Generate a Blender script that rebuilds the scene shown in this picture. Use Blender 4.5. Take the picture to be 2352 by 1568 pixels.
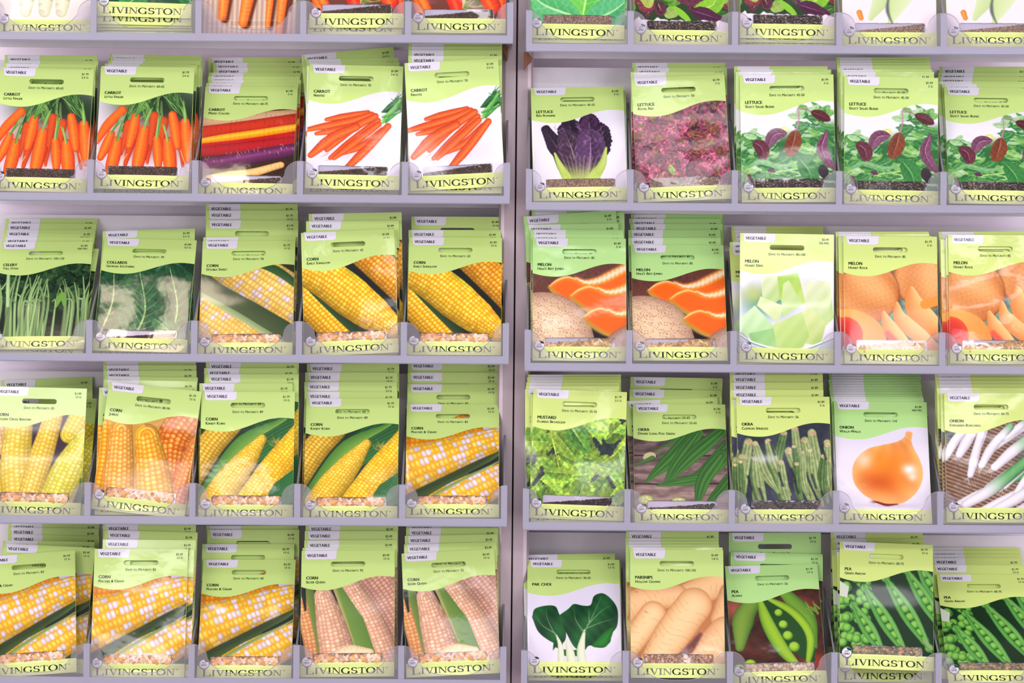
import bpy, bmesh, math, random
import numpy as np
from mathutils import Vector, Matrix, Euler

for _o in list(bpy.data.objects): bpy.data.objects.remove(_o)
SC = bpy.context.scene; COL = SC.collection
IW, IH = 2352, 1568
DIST = 2.5                      # camera distance to the front of the racks (m)
S0 = 0.903 / IW                 # metres per pixel at y = 0
ROLL = math.radians(0.42)
EYE = 1.25                      # camera height above the shop floor

# ------------------------------------------------------------------ camera, world, lamps, exposure
cam_d = bpy.data.cameras.new('camera'); cam = bpy.data.objects.new('camera', cam_d); COL.objects.link(cam)
cam_d.sensor_width = 36; cam_d.lens = 36 * DIST / 0.903; cam_d.clip_end = 50
cam.matrix_world = Matrix.Translation((0, -DIST, EYE)) @ Euler((math.radians(90), 0, 0)).to_matrix().to_4x4() @ Matrix.Rotation(ROLL, 4, 'Z')
SC.camera = cam

W = bpy.data.worlds.new('shop_air'); SC.world = W; W.use_nodes = True
W.node_tree.nodes['Background'].inputs[0].default_value = (0.88, 0.81, 0.84, 1)
W.node_tree.nodes['Background'].inputs[1].default_value = 0.95

def lamp(name, loc, size, power, col, target):
    d = bpy.data.lights.new(name, 'AREA'); d.shape = 'RECTANGLE'; d.size, d.size_y = size; d.energy = power; d.color = col
    o = bpy.data.objects.new(name, d); COL.objects.link(o); o.location = loc
    o.rotation_euler = (Vector(target) - Vector(loc)).to_track_quat('-Z', 'Y').to_euler()
    return o
# the shop's ceiling troffers, in front of and above the racks, and one warm lamp to the left
lamp('ceiling_troffer', (0.4, -2.0, EYE + 1.5), (1.2, 0.18), 10, (0.96, 0.93, 1.0), (0.4, 0, EYE - .2))
lamp('ceiling_troffer', (-0.9, -4.2, EYE + 1.5), (1.2, 0.22), 20, (1.0, 0.94, 0.98), (-.3, 0, EYE))
lamp('ceiling_troffer', (0.9, -4.4, EYE + 1.5), (1.2, 0.22), 20, (0.98, 0.94, 1.0), (.3, 0, EYE))
lamp('warm_lamp', (-0.62, -0.86, EYE + 1.5), (0.34, 0.2), 8, (1.0, 0.80, 0.62), (-.4, -.1, EYE))
lamp('side_fill_light', (-2.7, -3.6, EYE + .35), (1.8, 2.0), 62, (0.99, 0.95, 1.0), (0, 0, EYE))  # invented fill light off to the left, brightens the racks without glare
lamp('side_fill_light', (2.8, -3.4, EYE + .35), (1.8, 2.0), 62, (0.97, 0.95, 1.0), (0, 0, EYE))  # its added counterpart on the right, no real window there

SC.view_settings.view_transform = 'Standard'; SC.view_settings.look = 'None'
SC.view_settings.gamma = 1; SC.view_settings.use_curve_mapping = False
SC.view_settings.exposure = -0.36
SC.cycles.transparent_max_bounces = 24; SC.cycles.max_bounces = 8


def world_at(px, py, y):
    """a photo pixel carried out to depth y"""
    u = (px - IW / 2) * S0; v = -(py - IH / 2) * S0; k = (DIST + y) / DIST
    c, s = math.cos(ROLL), math.sin(ROLL)
    return Vector(((u * c - v * s) * k, y, EYE + (u * s + v * c) * k))

def pix_y(p):
    k = DIST / (DIST + p[1]); x, z = p[0] * k, (p[2] - EYE) * k; c, s = math.cos(ROLL), math.sin(ROLL)
    return IH / 2 - (-x * s + z * c) / S0


# ------------------------------------------------------------------ materials
def lin(c): return tuple((v / 255 / 12.92 if v / 255 <= .04045 else ((v / 255 + .055) / 1.055) ** 2.4) for v in c)

def nt(name):
    m = bpy.data.materials.new(name); m.use_nodes = True; t = m.node_tree
    return m, t, t.nodes['Principled BSDF']

def film_normal(t, b, amt=1.0):
    """the clear film of the pouch: soft crinkles, different on every packet (Object Info colour)"""
    N = t.nodes; L = t.links
    tc = N.new('ShaderNodeTexCoord'); oi = N.new('ShaderNodeObjectInfo')
    sc = N.new('ShaderNodeVectorMath'); sc.operation = 'SCALE'; sc.inputs['Scale'].default_value = 37.0
    L.new(oi.outputs['Color'], sc.inputs[0])
    ad = N.new('ShaderNodeVectorMath'); ad.operation = 'ADD'; L.new(tc.outputs['Object'], ad.inputs[0]); L.new(sc.outputs[0], ad.inputs[1])
    n1 = N.new('ShaderNodeTexNoise'); n1.inputs['Scale'].default_value = 11; n1.inputs['Detail'].default_value = 1.2; n1.inputs['Distortion'].default_value = .3
    L.new(ad.outputs[0], n1.inputs['Vector'])
    n2 = N.new('ShaderNodeTexNoise'); n2.inputs['Scale'].default_value = 75; n2.inputs['Detail'].default_value = 2
    L.new(ad.outputs[0], n2.inputs['Vector'])
    mp = N.new('ShaderNodeMath'); mp.operation = 'MULTIPLY'; mp.inputs[1].default_value = .035; L.new(n2.outputs[0], mp.inputs[0])
    sm = N.new('ShaderNodeMath'); sm.operation = 'ADD'; L.new(n1.outputs[0], sm.inputs[0]); L.new(mp.outputs[0], sm.inputs[1])
    bp = N.new('ShaderNodeBump'); bp.inputs['Strength'].default_value = 1; sp = N.new('ShaderNodeSeparateColor'); L.new(oi.outputs['Color'], sp.inputs[0])
    pw = N.new('ShaderNodeMath'); pw.operation = 'POWER'; pw.inputs[1].default_value = 2.0; L.new(sp.outputs['Blue'], pw.inputs[0])
    ds = N.new('ShaderNodeMath'); ds.operation = 'MULTIPLY_ADD'; ds.inputs[1].default_value = .0075 * amt; ds.inputs[2].default_value = .0012; L.new(pw.outputs[0], ds.inputs[0])
    L.new(ds.outputs[0], bp.inputs['Distance']); L.new(sm.outputs[0], bp.inputs['Height']); L.new(bp.outputs[0], b.inputs['Coat Normal'])
    b.inputs['Coat Weight'].default_value = .45; b.inputs['Coat Roughness'].default_value = .11; b.inputs['Coat IOR'].default_value = 1.5

def printed(name, c=None, rough=.5):
    m, t, b = nt(name); b.inputs['Roughness'].default_value = rough; b.inputs['Specular IOR Level'].default_value = .1
    if c is None:
        a = t.nodes.new('ShaderNodeVertexColor'); a.layer_name = 'Col'; t.links.new(a.outputs[0], b.inputs['Base Color'])
    else: b.inputs['Base Color'].default_value = (*lin(c), 1)
    film_normal(t, b); return m

M_PHOTO = printed('printed_photo')
M_HEAD = {'lime': printed('lime_print', (203, 231, 136)), 'mint': printed('mint_print', (187, 233, 146)), 'yellow': printed('yellow_green_print', (215, 235, 134))}
M_BAND = printed('pale_band_print', (227, 241, 150)); M_WHITE = printed('white_print', (238, 233, 246))
M_INK = printed('dark_green_ink', (16, 34, 24)); M_INKB = printed('navy_ink', (38, 46, 72)); M_INKG = printed('grey_green_ink', (70, 104, 62))
M_LINER = printed('pouch_liner', (222, 214, 234))

def clear_plastic(name, tint, body, gloss_r=.12, trans=.7):
    m, t, b = nt(name); N = t.nodes; L = t.links; N.remove(b); out = N['Material Output']
    tr = N.new('ShaderNodeBsdfTransparent'); tr.inputs[0].default_value = (*tint, 1)
    df = N.new('ShaderNodeBsdfDiffuse'); df.inputs[0].default_value = (*body, 1)
    tl = N.new('ShaderNodeBsdfTranslucent'); tl.inputs[0].default_value = (*body, 1)
    dm = N.new('ShaderNodeMixShader'); dm.inputs[0].default_value = .35; L.new(df.outputs[0], dm.inputs[1]); L.new(tl.outputs[0], dm.inputs[2])
    gl = N.new('ShaderNodeBsdfGlossy'); gl.inputs['Roughness'].default_value = gloss_r
    mx = N.new('ShaderNodeMixShader'); mx.inputs[0].default_value = trans; L.new(dm.outputs[0], mx.inputs[1]); L.new(tr.outputs[0], mx.inputs[2])
    fr = N.new('ShaderNodeFresnel'); fr.inputs[0].default_value = 1.45
    m2 = N.new('ShaderNodeMixShader'); L.new(fr.outputs[0], m2.inputs[0]); L.new(mx.outputs[0], m2.inputs[1]); L.new(gl.outputs[0], m2.inputs[2])
    L.new(m2.outputs[0], out.inputs[0]); return m
M_CLEAR = clear_plastic('clear_tray_plastic', (.96, .94, .98), (.88, .86, .95), .1, .85)
M_TRAY = clear_plastic('milky_tray_plastic', (.9, .88, 1), (.68, .67, .82), .2, .25)
M_SIDE = clear_plastic('smoky_divider_plastic', (.80, .78, .88), (.42, .41, .50), .18, .34)
M_FILM = clear_plastic('window_film', (1, 1, 1), (.9, .9, .95), .06, .97)

def wall_mat(name, c, sc=60, amt=.06, metal=0.0, rough=.6):
    m, t, b = nt(name); N = t.nodes; L = t.links
    n = N.new('ShaderNodeTexNoise'); n.inputs['Scale'].default_value = sc; n.inputs['Detail'].default_value = 4
    tc = N.new('ShaderNodeTexCoord'); L.new(tc.outputs['Object'], n.inputs['Vector'])
    r = N.new('ShaderNodeMapRange'); r.inputs['To Min'].default_value = 1 - amt; r.inputs['To Max'].default_value = 1 + amt; L.new(n.outputs[0], r.inputs[0])
    v = N.new('ShaderNodeMix'); v.data_type = 'RGBA'; v.blend_type = 'MULTIPLY'; v.inputs[0].default_value = 1; v.inputs[6].default_value = (*lin(c), 1); L.new(r.outputs[0], v.inputs[7])
    L.new(v.outputs[2], b.inputs['Base Color']); b.inputs['Roughness'].default_value = rough; b.inputs['Metallic'].default_value = metal
    return m
M_BACK = wall_mat('back_panel_white', (246, 238, 248)); M_POST = wall_mat('painted_steel', (196, 178, 186), 40, .05, .25, .38)
M_DARK = wall_mat('dark_gap', (16, 20, 18)); M_RUST = wall_mat('brown_bracket', (150, 96, 66), 90, .2)
M_FLOOR = wall_mat('shop_floor_tile', (150, 144, 150), 6, .1)


# ------------------------------------------------------------------ object helpers
def mesh(name, V, F, mats, smooth=False, fm=None, col=None):
    me = bpy.data.meshes.new(name); me.from_pydata([tuple(v) for v in V], [], [tuple(f) for f in F])
    for m in (mats if isinstance(mats, (list, tuple)) else [mats]): me.materials.append(m)
    if fm is not None: me.polygons.foreach_set('material_index', fm)
    if smooth: me.polygons.foreach_set('use_smooth', [True] * len(me.polygons))
    if col is not None:
        ca = me.color_attributes.new('Col', 'BYTE_COLOR', 'POINT')
        rgba = np.ones((len(me.vertices), 4), np.float32); rgba[:, :3] = np.clip(col / 255, 0, 1); ca.data.foreach_set('color_srgb', rgba.ravel())
    me.update(); return me

def obj(name, me, parent=None):
    o = bpy.data.objects.new(name, me); COL.objects.link(o)
    if parent: o.parent = parent
    return o

def box(V, F, x0, x1, y0, y1, z0, z1):
    b = len(V); V += [(x, y, z) for z in (z0, z1) for y in (y0, y1) for x in (x0, x1)]
    F += [tuple(b + i for i in f) for f in ((0, 2, 3, 1), (4, 5, 7, 6), (0, 1, 5, 4), (2, 6, 7, 3), (0, 4, 6, 2), (1, 3, 7, 5))]
# ------------------------------------------------------------------ printed pictures (numpy painter)
RES = 232                      # colour samples per packet width
PY0, PY1 = 0.27, 1.40          # packet-unit range covered by a picture (1 unit = packet width, y down from the top edge)


class Pic:
    def __init__(self, bg, seed=0):
        self.w = RES; self.h = int((PY1 - PY0) * RES)
        xs = (np.arange(self.w) + .5) / RES; ys = PY0 + (np.arange(self.h) + .5) / RES
        self.X, self.Y = np.meshgrid(xs, ys)
        self.a = np.zeros((self.h, self.w, 3)) + np.array(bg, float)
        self.rng = np.random.RandomState(seed)

    def noise(self, cells, octaves=1, stretch=1.0, seed=None):
        r = self.rng if seed is None else np.random.RandomState(seed)
        out = 0; amp = 1.0; tot = 0
        for o in range(octaves):
            n = cells * (2 ** o); g = r.rand(int(n * 1.4) + 4, int(n * stretch) + 4)
            gx = self.X * n * stretch; gy = (self.Y - PY0) * n
            ix = np.clip(gx.astype(int), 0, g.shape[1] - 2); iy = np.clip(gy.astype(int), 0, g.shape[0] - 2)
            fx = gx - ix; fy = gy - iy; fx = fx * fx * (3 - 2 * fx); fy = fy * fy * (3 - 2 * fy)
            v = (g[iy, ix] * (1 - fx) + g[iy, ix + 1] * fx) * (1 - fy) + (g[iy + 1, ix] * (1 - fx) + g[iy + 1, ix + 1] * fx) * fy
            out = out + v * amp; tot += amp; amp *= .55
        return out / tot

    def put(self, sl, alpha, col):
        al = np.clip(alpha, 0, 1)[..., None]
        self.a[sl] = self.a[sl] * (1 - al) + col * al

    def box(self, x0, x1, y0, y1):
        c0 = max(0, int(x0 * RES) - 2); c1 = min(self.w, int(x1 * RES) + 3)
        r0 = max(0, int((y0 - PY0) * RES) - 2); r1 = min(self.h, int((y1 - PY0) * RES) + 3)
        if c1 <= c0 or r1 <= r0: return None
        return (slice(r0, r1), slice(c0, c1))

    def tube(self, pts, rads, col, soft=1.0, alpha=1.0, rag=0.0):
        """pts: centre line, rads: radius per point (or a function of t); col(t, u, s, x, y) -> colour"""
        P = smooth_line(pts)
        if len(P) == 2 and callable(rads): P = P[0] + (P[1] - P[0]) * np.linspace(0, 1, 9)[:, None]
        n = len(P)
        L = np.concatenate([[0], np.cumsum(np.hypot(*(P[1:] - P[:-1]).T))]); T = L / max(L[-1], 1e-6)
        if callable(rads): R = np.array([rads(t) for t in T])
        else: R = np.interp(T, np.linspace(0, 1, len(rads)), rads)
        m = R.max()
        sl = self.box(P[:, 0].min() - m, P[:, 0].max() + m, P[:, 1].min() - m, P[:, 1].max() + m)
        if sl is None: return
        X = self.X[sl]; Y = self.Y[sl]
        q = np.full(X.shape, 1e9); u = np.zeros(X.shape); t = np.zeros(X.shape); rr = np.ones(X.shape) * m
        for i in range(n - 1):
            a, b = P[i], P[i + 1]; d = b - a; l2 = max(d @ d, 1e-12)
            h = np.clip(((X - a[0]) * d[0] + (Y - a[1]) * d[1]) / l2, 0, 1)
            ex = X - a[0] - h * d[0]; ey = Y - a[1] - h * d[1]
            r = np.maximum(R[i] * (1 - h) + R[i + 1] * h, 1e-4)
            qq = np.hypot(ex, ey) / r; k = qq < q
            sg = np.sign(ey * d[0] - ex * d[1])
            q = np.where(k, qq, q); u = np.where(k, qq * sg, u); t = np.where(k, T[i] * (1 - h) + T[i + 1] * h, t); rr = np.where(k, r, rr)
        if rag:
            ph = P[0, 0] * 91; q = q * (1 + rag * (np.sin(t * 31 + ph + (u > 0) * 2) + .7 * np.sin(t * 67 + ph * 2 + X * 40) + .5 * np.sin(X * 150 + Y * 130 + ph)))
        al = np.clip((1 - q) * rr * RES / soft + .5, 0, 1) * alpha
        if al.max() <= 0: return
        c = col(t, np.clip(u, -1, 1), t * L[-1], X, Y) if callable(col) else np.array(col, float)
        self.put(sl, al, c)

    def ball(self, cx, cy, rx, ry, col, rot=0.0, soft=1.0):
        m = max(rx, ry); sl = self.box(cx - m, cx + m, cy - m, cy + m)
        if sl is None: return
        X = self.X[sl] - cx; Y = self.Y[sl] - cy; c, s = math.cos(rot), math.sin(rot)
        a = (X * c + Y * s) / rx; b = (-X * s + Y * c) / ry; q = np.hypot(a, b)
        al = np.clip((1 - q) * min(rx, ry) * RES / soft + .5, 0, 1)
        k = col(a, b, np.sqrt(np.clip(1 - q * q, 0, 1))) if callable(col) else np.array(col, float)
        self.put(sl, al, k)

    def poly(self, pts, col, soft=1.0):
        P = smooth_line(pts + [pts[0]]) if soft >= 2 else np.array(pts + [pts[0]], float)
        sl = self.box(P[:, 0].min(), P[:, 0].max(), P[:, 1].min(), P[:, 1].max())
        if sl is None: return
        X = self.X[sl]; Y = self.Y[sl]; ins = np.zeros(X.shape, bool); d = np.full(X.shape, 1e9)
        for a, b in zip(P[:-1], P[1:]):
            k = (a[1] > Y) != (b[1] > Y)
            xi = (b[0] - a[0]) * (Y - a[1]) / ((b[1] - a[1]) or 1e-9) + a[0]
            ins ^= k & (X < xi)
            e = b - a; h = np.clip(((X - a[0]) * e[0] + (Y - a[1]) * e[1]) / max(e @ e, 1e-12), 0, 1)
            d = np.minimum(d, np.hypot(X - a[0] - h * e[0], Y - a[1] - h * e[1]))
        al = np.clip(np.where(ins, d, -d) * RES + .5, 0, 1)
        c = col(X, Y, d) if callable(col) else np.array(col, float)
        self.put(sl, al, c)


def smooth_line(pts, n=5):
    P = np.array(pts, float)
    if len(P) < 3: return P
    Q = np.vstack([2 * P[0] - P[1], P, 2 * P[-1] - P[-2]]); out = []
    for i in range(1, len(Q) - 2):
        for k in range(n):
            t = k / n
            out.append(.5 * (2 * Q[i] + (Q[i + 1] - Q[i - 1]) * t + (2 * Q[i - 1] - 5 * Q[i] + 4 * Q[i + 1] - Q[i + 2]) * t * t + (3 * Q[i] - Q[i - 1] - 3 * Q[i + 1] + Q[i + 2]) * t ** 3))
    out.append(P[-1])
    return np.array(out)


def C(*v): return np.array(v, float)
def mix(a, b, t): return np.array(a, float) * (1 - t[..., None]) + np.array(b, float) * t[..., None]
def sstep(x, a, b):
    t = np.clip((x - a) / (b - a), 0, 1); return t * t * (3 - 2 * t)
def hsh(i, j, s=0): return np.modf(np.abs(np.sin(i * 127.1 + j * 311.7 + s * 74.7) * 43758.5453))[0]


def cyl(hi, lo, ring=None, side=.35, hot=None, sd=0):
    """round body shading of a printed root or stalk: hi at the crown line, lo at the rims"""
    def f(t, u, s, x, y):
        k = np.clip(np.sqrt(1 - np.clip(u * u, 0, 1)) * .9 + side * u * .5, 0, 1)
        c = mix(lo, hi, k)
        if hot is not None: c = mix(c, hot, np.exp(-((u - side * .6) / .22) ** 2) * .55) if False else c * (1 - (np.exp(-((u - side * .6) / .25) ** 2) * .5)[..., None]) + C(*hot) * (np.exp(-((u - side * .6) / .25) ** 2) * .5)[..., None]
        if ring:
            z = s * ring * 1.6 + .12 * np.sin(u * 3 + sd)
            w = np.clip(np.sin(z * 6.28) - .3, 0, 1) * (hsh(np.floor(z), np.floor(u * 2.2 + 4), sd) > .55)
            c = c * (1 - .14 * w)[..., None]
        return c
    return f


def corn(rows, klen, pal, dark, wts=None, side=.3, sd=0, hot=.5, fill=.85):
    """rows of kernels round a cob; pal = kernel colours"""
    pal = np.array(pal, float); w = np.cumsum(wts if wts else [1] * len(pal)); w = w / w[-1]
    def f(t, u, s, x, y):
        an = (np.arcsin(np.clip(u, -1, 1)) / math.pi + .5) * rows
        i = np.floor(an); fu = an - i
        z = s / klen + .5 * hsh(i, 3, sd); j = np.floor(z); fs = z - j
        h = hsh(i, j, sd); c = pal[np.minimum(np.searchsorted(w, h), len(pal) - 1)]
        d = (abs(2 * fu - 1) ** 3 + abs(2 * fs - 1) ** 3) ** (1 / 3)
        bump = 1 - np.clip(d, 0, 1) ** 2
        body = np.clip(.76 + .3 * np.sqrt(1 - np.clip(u * u, 0, 1)) + side * .3 * u, 0, 1.12)
        k = sstep(bump, .02, 1 - fill + .25)
        c = c * (.92 + .1 * hsh(i, j, sd + 5))[..., None] * (.86 + .16 * bump)[..., None]
        c = mix((C(*dark) * .6 + pal.mean(0) * .4)[None, None] * np.ones(c.shape), c, k)
        g = np.exp(-(((fu - .42) / .2) ** 2 + ((fs - .4) / .24) ** 2)) * min(1, hot * 1.35) * np.clip(1.1 - abs(u - side * .4), 0, 1)
        c = c * body[..., None]
        return c * (1 - g[..., None]) + C(255, 250, 215) * g[..., None]
    return f


def leafc(base, dark, vein, nv=7, sd=0, edge=None, vw=.1):
    def f(t, u, s, x, y):
        n = np.sin(x * 90 + sd) * np.sin(y * 70 + sd * 2) * .5 + .5
        c = mix(base, dark, np.clip(.35 * n + .5 * (u > 0) * (1 - abs(u)) + .25 * (1 - t), 0, 1))
        c = mix(c, vein, (abs(u) < vw * (1 - .6 * t)) * .85) if False else c * (1 - ((abs(u) < vw * (1.05 - t)) * .85)[..., None]) + C(*vein) * ((abs(u) < vw * (1.05 - t)) * .85)[..., None]
        z = np.modf(abs(t * nv - abs(u) * 1.4 + 5))[0]
        v = np.clip(1 - abs(z - .5) * 14, 0, 1) * .45 * (abs(u) < .92)
        c = c * (1 - v[..., None]) + C(*vein) * v[..., None]
        if edge is not None:
            e = sstep(abs(u), .72, .98); c = c * (1 - e[..., None]) + C(*edge) * e[..., None]
        return c
    return f


def lw(r, p=.6, rz=0.0, f=9, sd=0):
    return lambda t: max(.003, r * (math.sin(math.pi * min(.985, max(.02, t))) ** p) * (1 + rz * math.sin(t * f * 6.28 + sd)))


def wash(P, cx, cy, rx, ry, col, a=.8):
    q = ((P.X - cx) / rx) ** 2 + ((P.Y - cy) / ry) ** 2; k = (np.exp(-q) * a)[..., None]
    P.a = P.a * (1 - k) + C(*col) * k


def strokes(P, n, x, y, ang, spread, ln, r, cols, curve=.1, r1=None):
    for k in range(n):
        a = ang + P.rng.uniform(-spread, spread); l = ln * P.rng.uniform(.6, 1.1)
        x0 = x + P.rng.uniform(-.008, .008); b = a + P.rng.uniform(-curve, curve) * 3
        p1 = (x0 + math.cos(a) * l * .5, y - math.sin(a) * l * .5); p2 = (p1[0] + math.cos(b) * l * .5, p1[1] - math.sin(b) * l * .5)
        P.tube([(x0, y), p1, p2], [r, r, (r1 if r1 is not None else r * .4)], C(*cols[P.rng.randint(len(cols))]))


ORG = ((254, 132, 34), (200, 40, 10))
GRN = [(52, 98, 44), (86, 136, 62), (116, 160, 84), (36, 76, 36), (140, 182, 100)]


def p_finger():
    P = Pic((236, 230, 242), 1)
    wash(P, .62, .36, .42, .2, (18, 44, 22), 1.0); wash(P, .66, .5, .4, .16, (24, 50, 26), .9); wash(P, .97, .6, .14, .3, (24, 52, 24), 1.0); wash(P, .5, .85, .4, .2, (150, 40, 20), .75)
    for x, y, a in ((.3, .66, 1.2), (.42, .52, 1.2), (.5, .6, 1.5), (.62, .6, 1.9), (.7, .7, 2.1), (.78, .5, 1.7), (.86, .5, 2.0), (.95, .6, 2.1), (.25, .75, 1.05), (.6, .74, 1.62)):
        strokes(P, 17, x, y, a, .4, .38, .005, GRN)
    dk = ((226, 96, 30), (168, 34, 14))
    P.tube([(.25, .5), (.1, .68), (0, .86)], [.05, .055, .03], cyl(*ORG, ring=26))
    for a, b, r in (((.33, .66), (.27, 1.0), .05), ((.60, .56), (.55, 1.1), .05), ((.70, .62), (.68, 1.0), .055), ((.38, .8), (.31, 1.16), .055), ((.86, .66), (.93, 1.12), .05), ((.52, .92), (.48, 1.2), .05)):
        P.tube([a, b], [r, r * .9, r * .3], cyl(*dk, ring=22, sd=a[0] * 9))
    for k, (a, b, r) in enumerate((((.40, .57), (.35, .90), .056), ((.50, .72), (.43, 1.24), .066), ((.15, .77), (.05, 1.04), .05), ((.22, .85), (.15, 1.25), .066),
                      ((.64, .82), (.67, 1.13), .052), ((.76, .85), (.81, 1.28), .068), ((.79, .54), (.86, .90), .054), ((.93, .62), (.98, 1.05), .06))):
        P.tube([a, ((a[0] + b[0]) / 2 + .005, (a[1] + b[1]) / 2), b], [r * .8, r * 1.08, r * 1.04, r * .72], cyl(*ORG, ring=24, hot=(255, 166, 66), sd=k))
    for x, y, a in ((.15, .76, 1.05), (.22, .85, 1.3), (.5, .71, 1.35), (.64, .8, 1.55), (.76, .84, 1.85), (.93, .62, 1.75), (.4, .57, 1.2)):
        strokes(P, 6, x, y, a, .1, .24, .008, [(128, 176, 88), (158, 200, 116), (94, 148, 66)], curve=.03, r1=.004)
    for a, b, c in (((.33, 1.0), (.29, 1.1), (.33, 1.2)), ((.55, 1.1), (.5, 1.2), (.47, 1.26)), ((.9, .95), (.95, 1.1), (.97, 1.2))):
        P.tube([a, b, c], [.004, .003], (255, 196, 130))
    return P


def p_mixed():
    P = Pic((62, 34, 24), 2); n = P.noise(30, 2, stretch=3)
    P.a *= (.7 + .6 * n)[..., None]
    def ln(y0, y1, r, hi, lo, hot=None, r0=None):
        P.tube([(-.12, y0), (.5, (y0 + y1) / 2 + .01), (1.1, y1)], [r0 or r, r, r, r * .9], cyl(hi, lo, ring=12, hot=hot, side=-.4))
    ln(.46, .36, .09, (226, 190, 150), (150, 104, 70)); ln(.62, .40, .085, (216, 66, 40), (150, 26, 20))
    ln(.78, .62, .075, (206, 30, 34), (130, 10, 20)); ln(.72, .50, .05, (255, 190, 30), (226, 110, 10), (255, 224, 110), r0=.03)
    ln(.86, .68, .07, (196, 24, 40), (120, 6, 24))
    ln(1.04, .78, .085, (122, 44, 104), (60, 12, 48), (168, 96, 150))
    for k in range(26):
        x = P.rng.uniform(.05, .98); y = .98 - .24 * x + P.rng.uniform(-.06, .06)
        P.tube([(x, y), (x + .012, y + P.rng.uniform(.015, .04))], [.0028, .0015], (214, 180, 196))
    P.tube([(.1, 1.16), (.5, 1.12), (.86, 1.0)], [.03, .065, .05, .04], cyl((255, 216, 150), (206, 140, 70), ring=14, side=-.3))
    return P


def p_nantes():
    P = Pic((240, 236, 246), 3)
    wash(P, .45, .98, .4, .1, (214, 208, 226), .6)
    strokes(P, 40, .80, .52, .45, .45, .3, .008, [(44, 124, 62), (74, 160, 84), (20, 84, 44), (110, 184, 100)])
    strokes(P, 60, .99, .46, 1.2, 1.7, .13, .007, [(24, 98, 50), (52, 138, 70)])
    for k, (p, r) in enumerate((([(.64, .53), (.44, .57), (.2, .62)], .035), ([(.68, .55), (.42, .64), (-.02, .74)], .04), ([(.5, .68), (.3, .74), (.1, .78)], .035),
                 ([(.80, .72), (.6, .9), (.38, 1.0)], .035), ([(.75, .62), (.5, .84), (.26, 1.05)], .04), ([(.72, .57), (.45, .74), (.22, .96)], .045),
                 ([(.52, .7), (.28, .82), (.05, 1.02)], .055), ([(.76, .66), (.55, .84), (.3, 1.05)], .04), ([(.86, .68), (.66, .92), (.4, 1.2)], .045))):
        P.tube(p, [r * .8, r, r * 1.05, r * .6], cyl((246, 116, 46), (190, 50, 16), ring=26, hot=(255, 160, 96), sd=k, side=-.3))
    for k in range(14):
        P.tube([(.84 + P.rng.uniform(-.05, .02), .66 - P.rng.uniform(0, .1)), (.98, .46 + P.rng.uniform(-.1, .08))], [.009, .007], C(*[(122, 190, 90), (70, 154, 76), (150, 206, 116)][k % 3]))
    for x, y in ((.02, 1.02), (.2, 1.02), (.24, 1.07)):
        P.tube([(x + .03, y - .02), (x, y), (x - .04, y + .01)], [.004, .001], (222, 130, 90))
    return P


def p_romaine():
    P = Pic((240, 236, 248), 4)
    pur = leafc((96, 62, 100), (44, 24, 52), (150, 116, 150), 9, edge=(62, 34, 66)); dk = leafc((64, 40, 72), (28, 16, 34), (120, 96, 120), 7)
    P.tube([(.34, .98), (.25, .72), (.16, .5)], [.08, .07, .035], leafc((90, 104, 60), (70, 50, 78), (190, 200, 130), 6))
    P.tube([(.36, .96), (.25, .72), (.15, .52)], [.05, .10, .05], dk)
    P.tube([(.45, .9), (.42, .6), (.4, .4)], lw(.15, .5, .06), dk, rag=.06)
    P.tube([(.6, .9), (.62, .6), (.62, .36)], lw(.15, .5, .08), pur, rag=.06)
    P.tube([(.66, .95), (.76, .7), (.74, .46)], lw(.1, .5, .1), dk, rag=.08)
    P.tube([(.48, 1.16), (.44, .85), (.36, .56)], lw(.16, .5, .05), leafc((86, 60, 90), (48, 30, 54), (170, 150, 130), 8))
    P.tube([(.56, 1.18), (.62, .86), (.62, .56)], lw(.18, .5, .05), leafc((110, 78, 120), (62, 36, 74), (176, 144, 176), 10))
    P.tube([(.36, 1.12), (.28, .94), (.24, .82)], [.05, .035, .012], cyl((206, 222, 130), (140, 170, 70)))
    P.tube([(.62, 1.15), (.74, .96), (.79, .76)], [.07, .045, .012], cyl((206, 222, 130), (140, 170, 70)))
    k = sstep(P.Y, .92, 1.16) * .85 * (P.a.sum(2) < 690)
    n = P.noise(26, 2); P.a = P.a * (1 - k[..., None]) + mix((168, 196, 74), (216, 228, 140), n) * k[..., None]
    for i in range(9):
        x = .36 + .036 * i; P.tube([(.5 + (x - .5) * .6, 1.18), (x, 1.0), (x + (x - .5) * .3, .86)], [.012, .008, .002], (206, 220, 140), soft=4, alpha=.5)
    for i in range(26):
        x = P.rng.uniform(.26, .76); y = P.rng.uniform(.42, .9); P.tube([(x, y), (x + P.rng.uniform(-.03, .03), y - .03), (x + P.rng.uniform(-.05, .05), y - .06)], [.003, .006, .002], (176, 146, 184), soft=3, alpha=.6)
    m = (P.Y > 1.165); P.a[m] = C(240, 236, 248)
    return P


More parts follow.
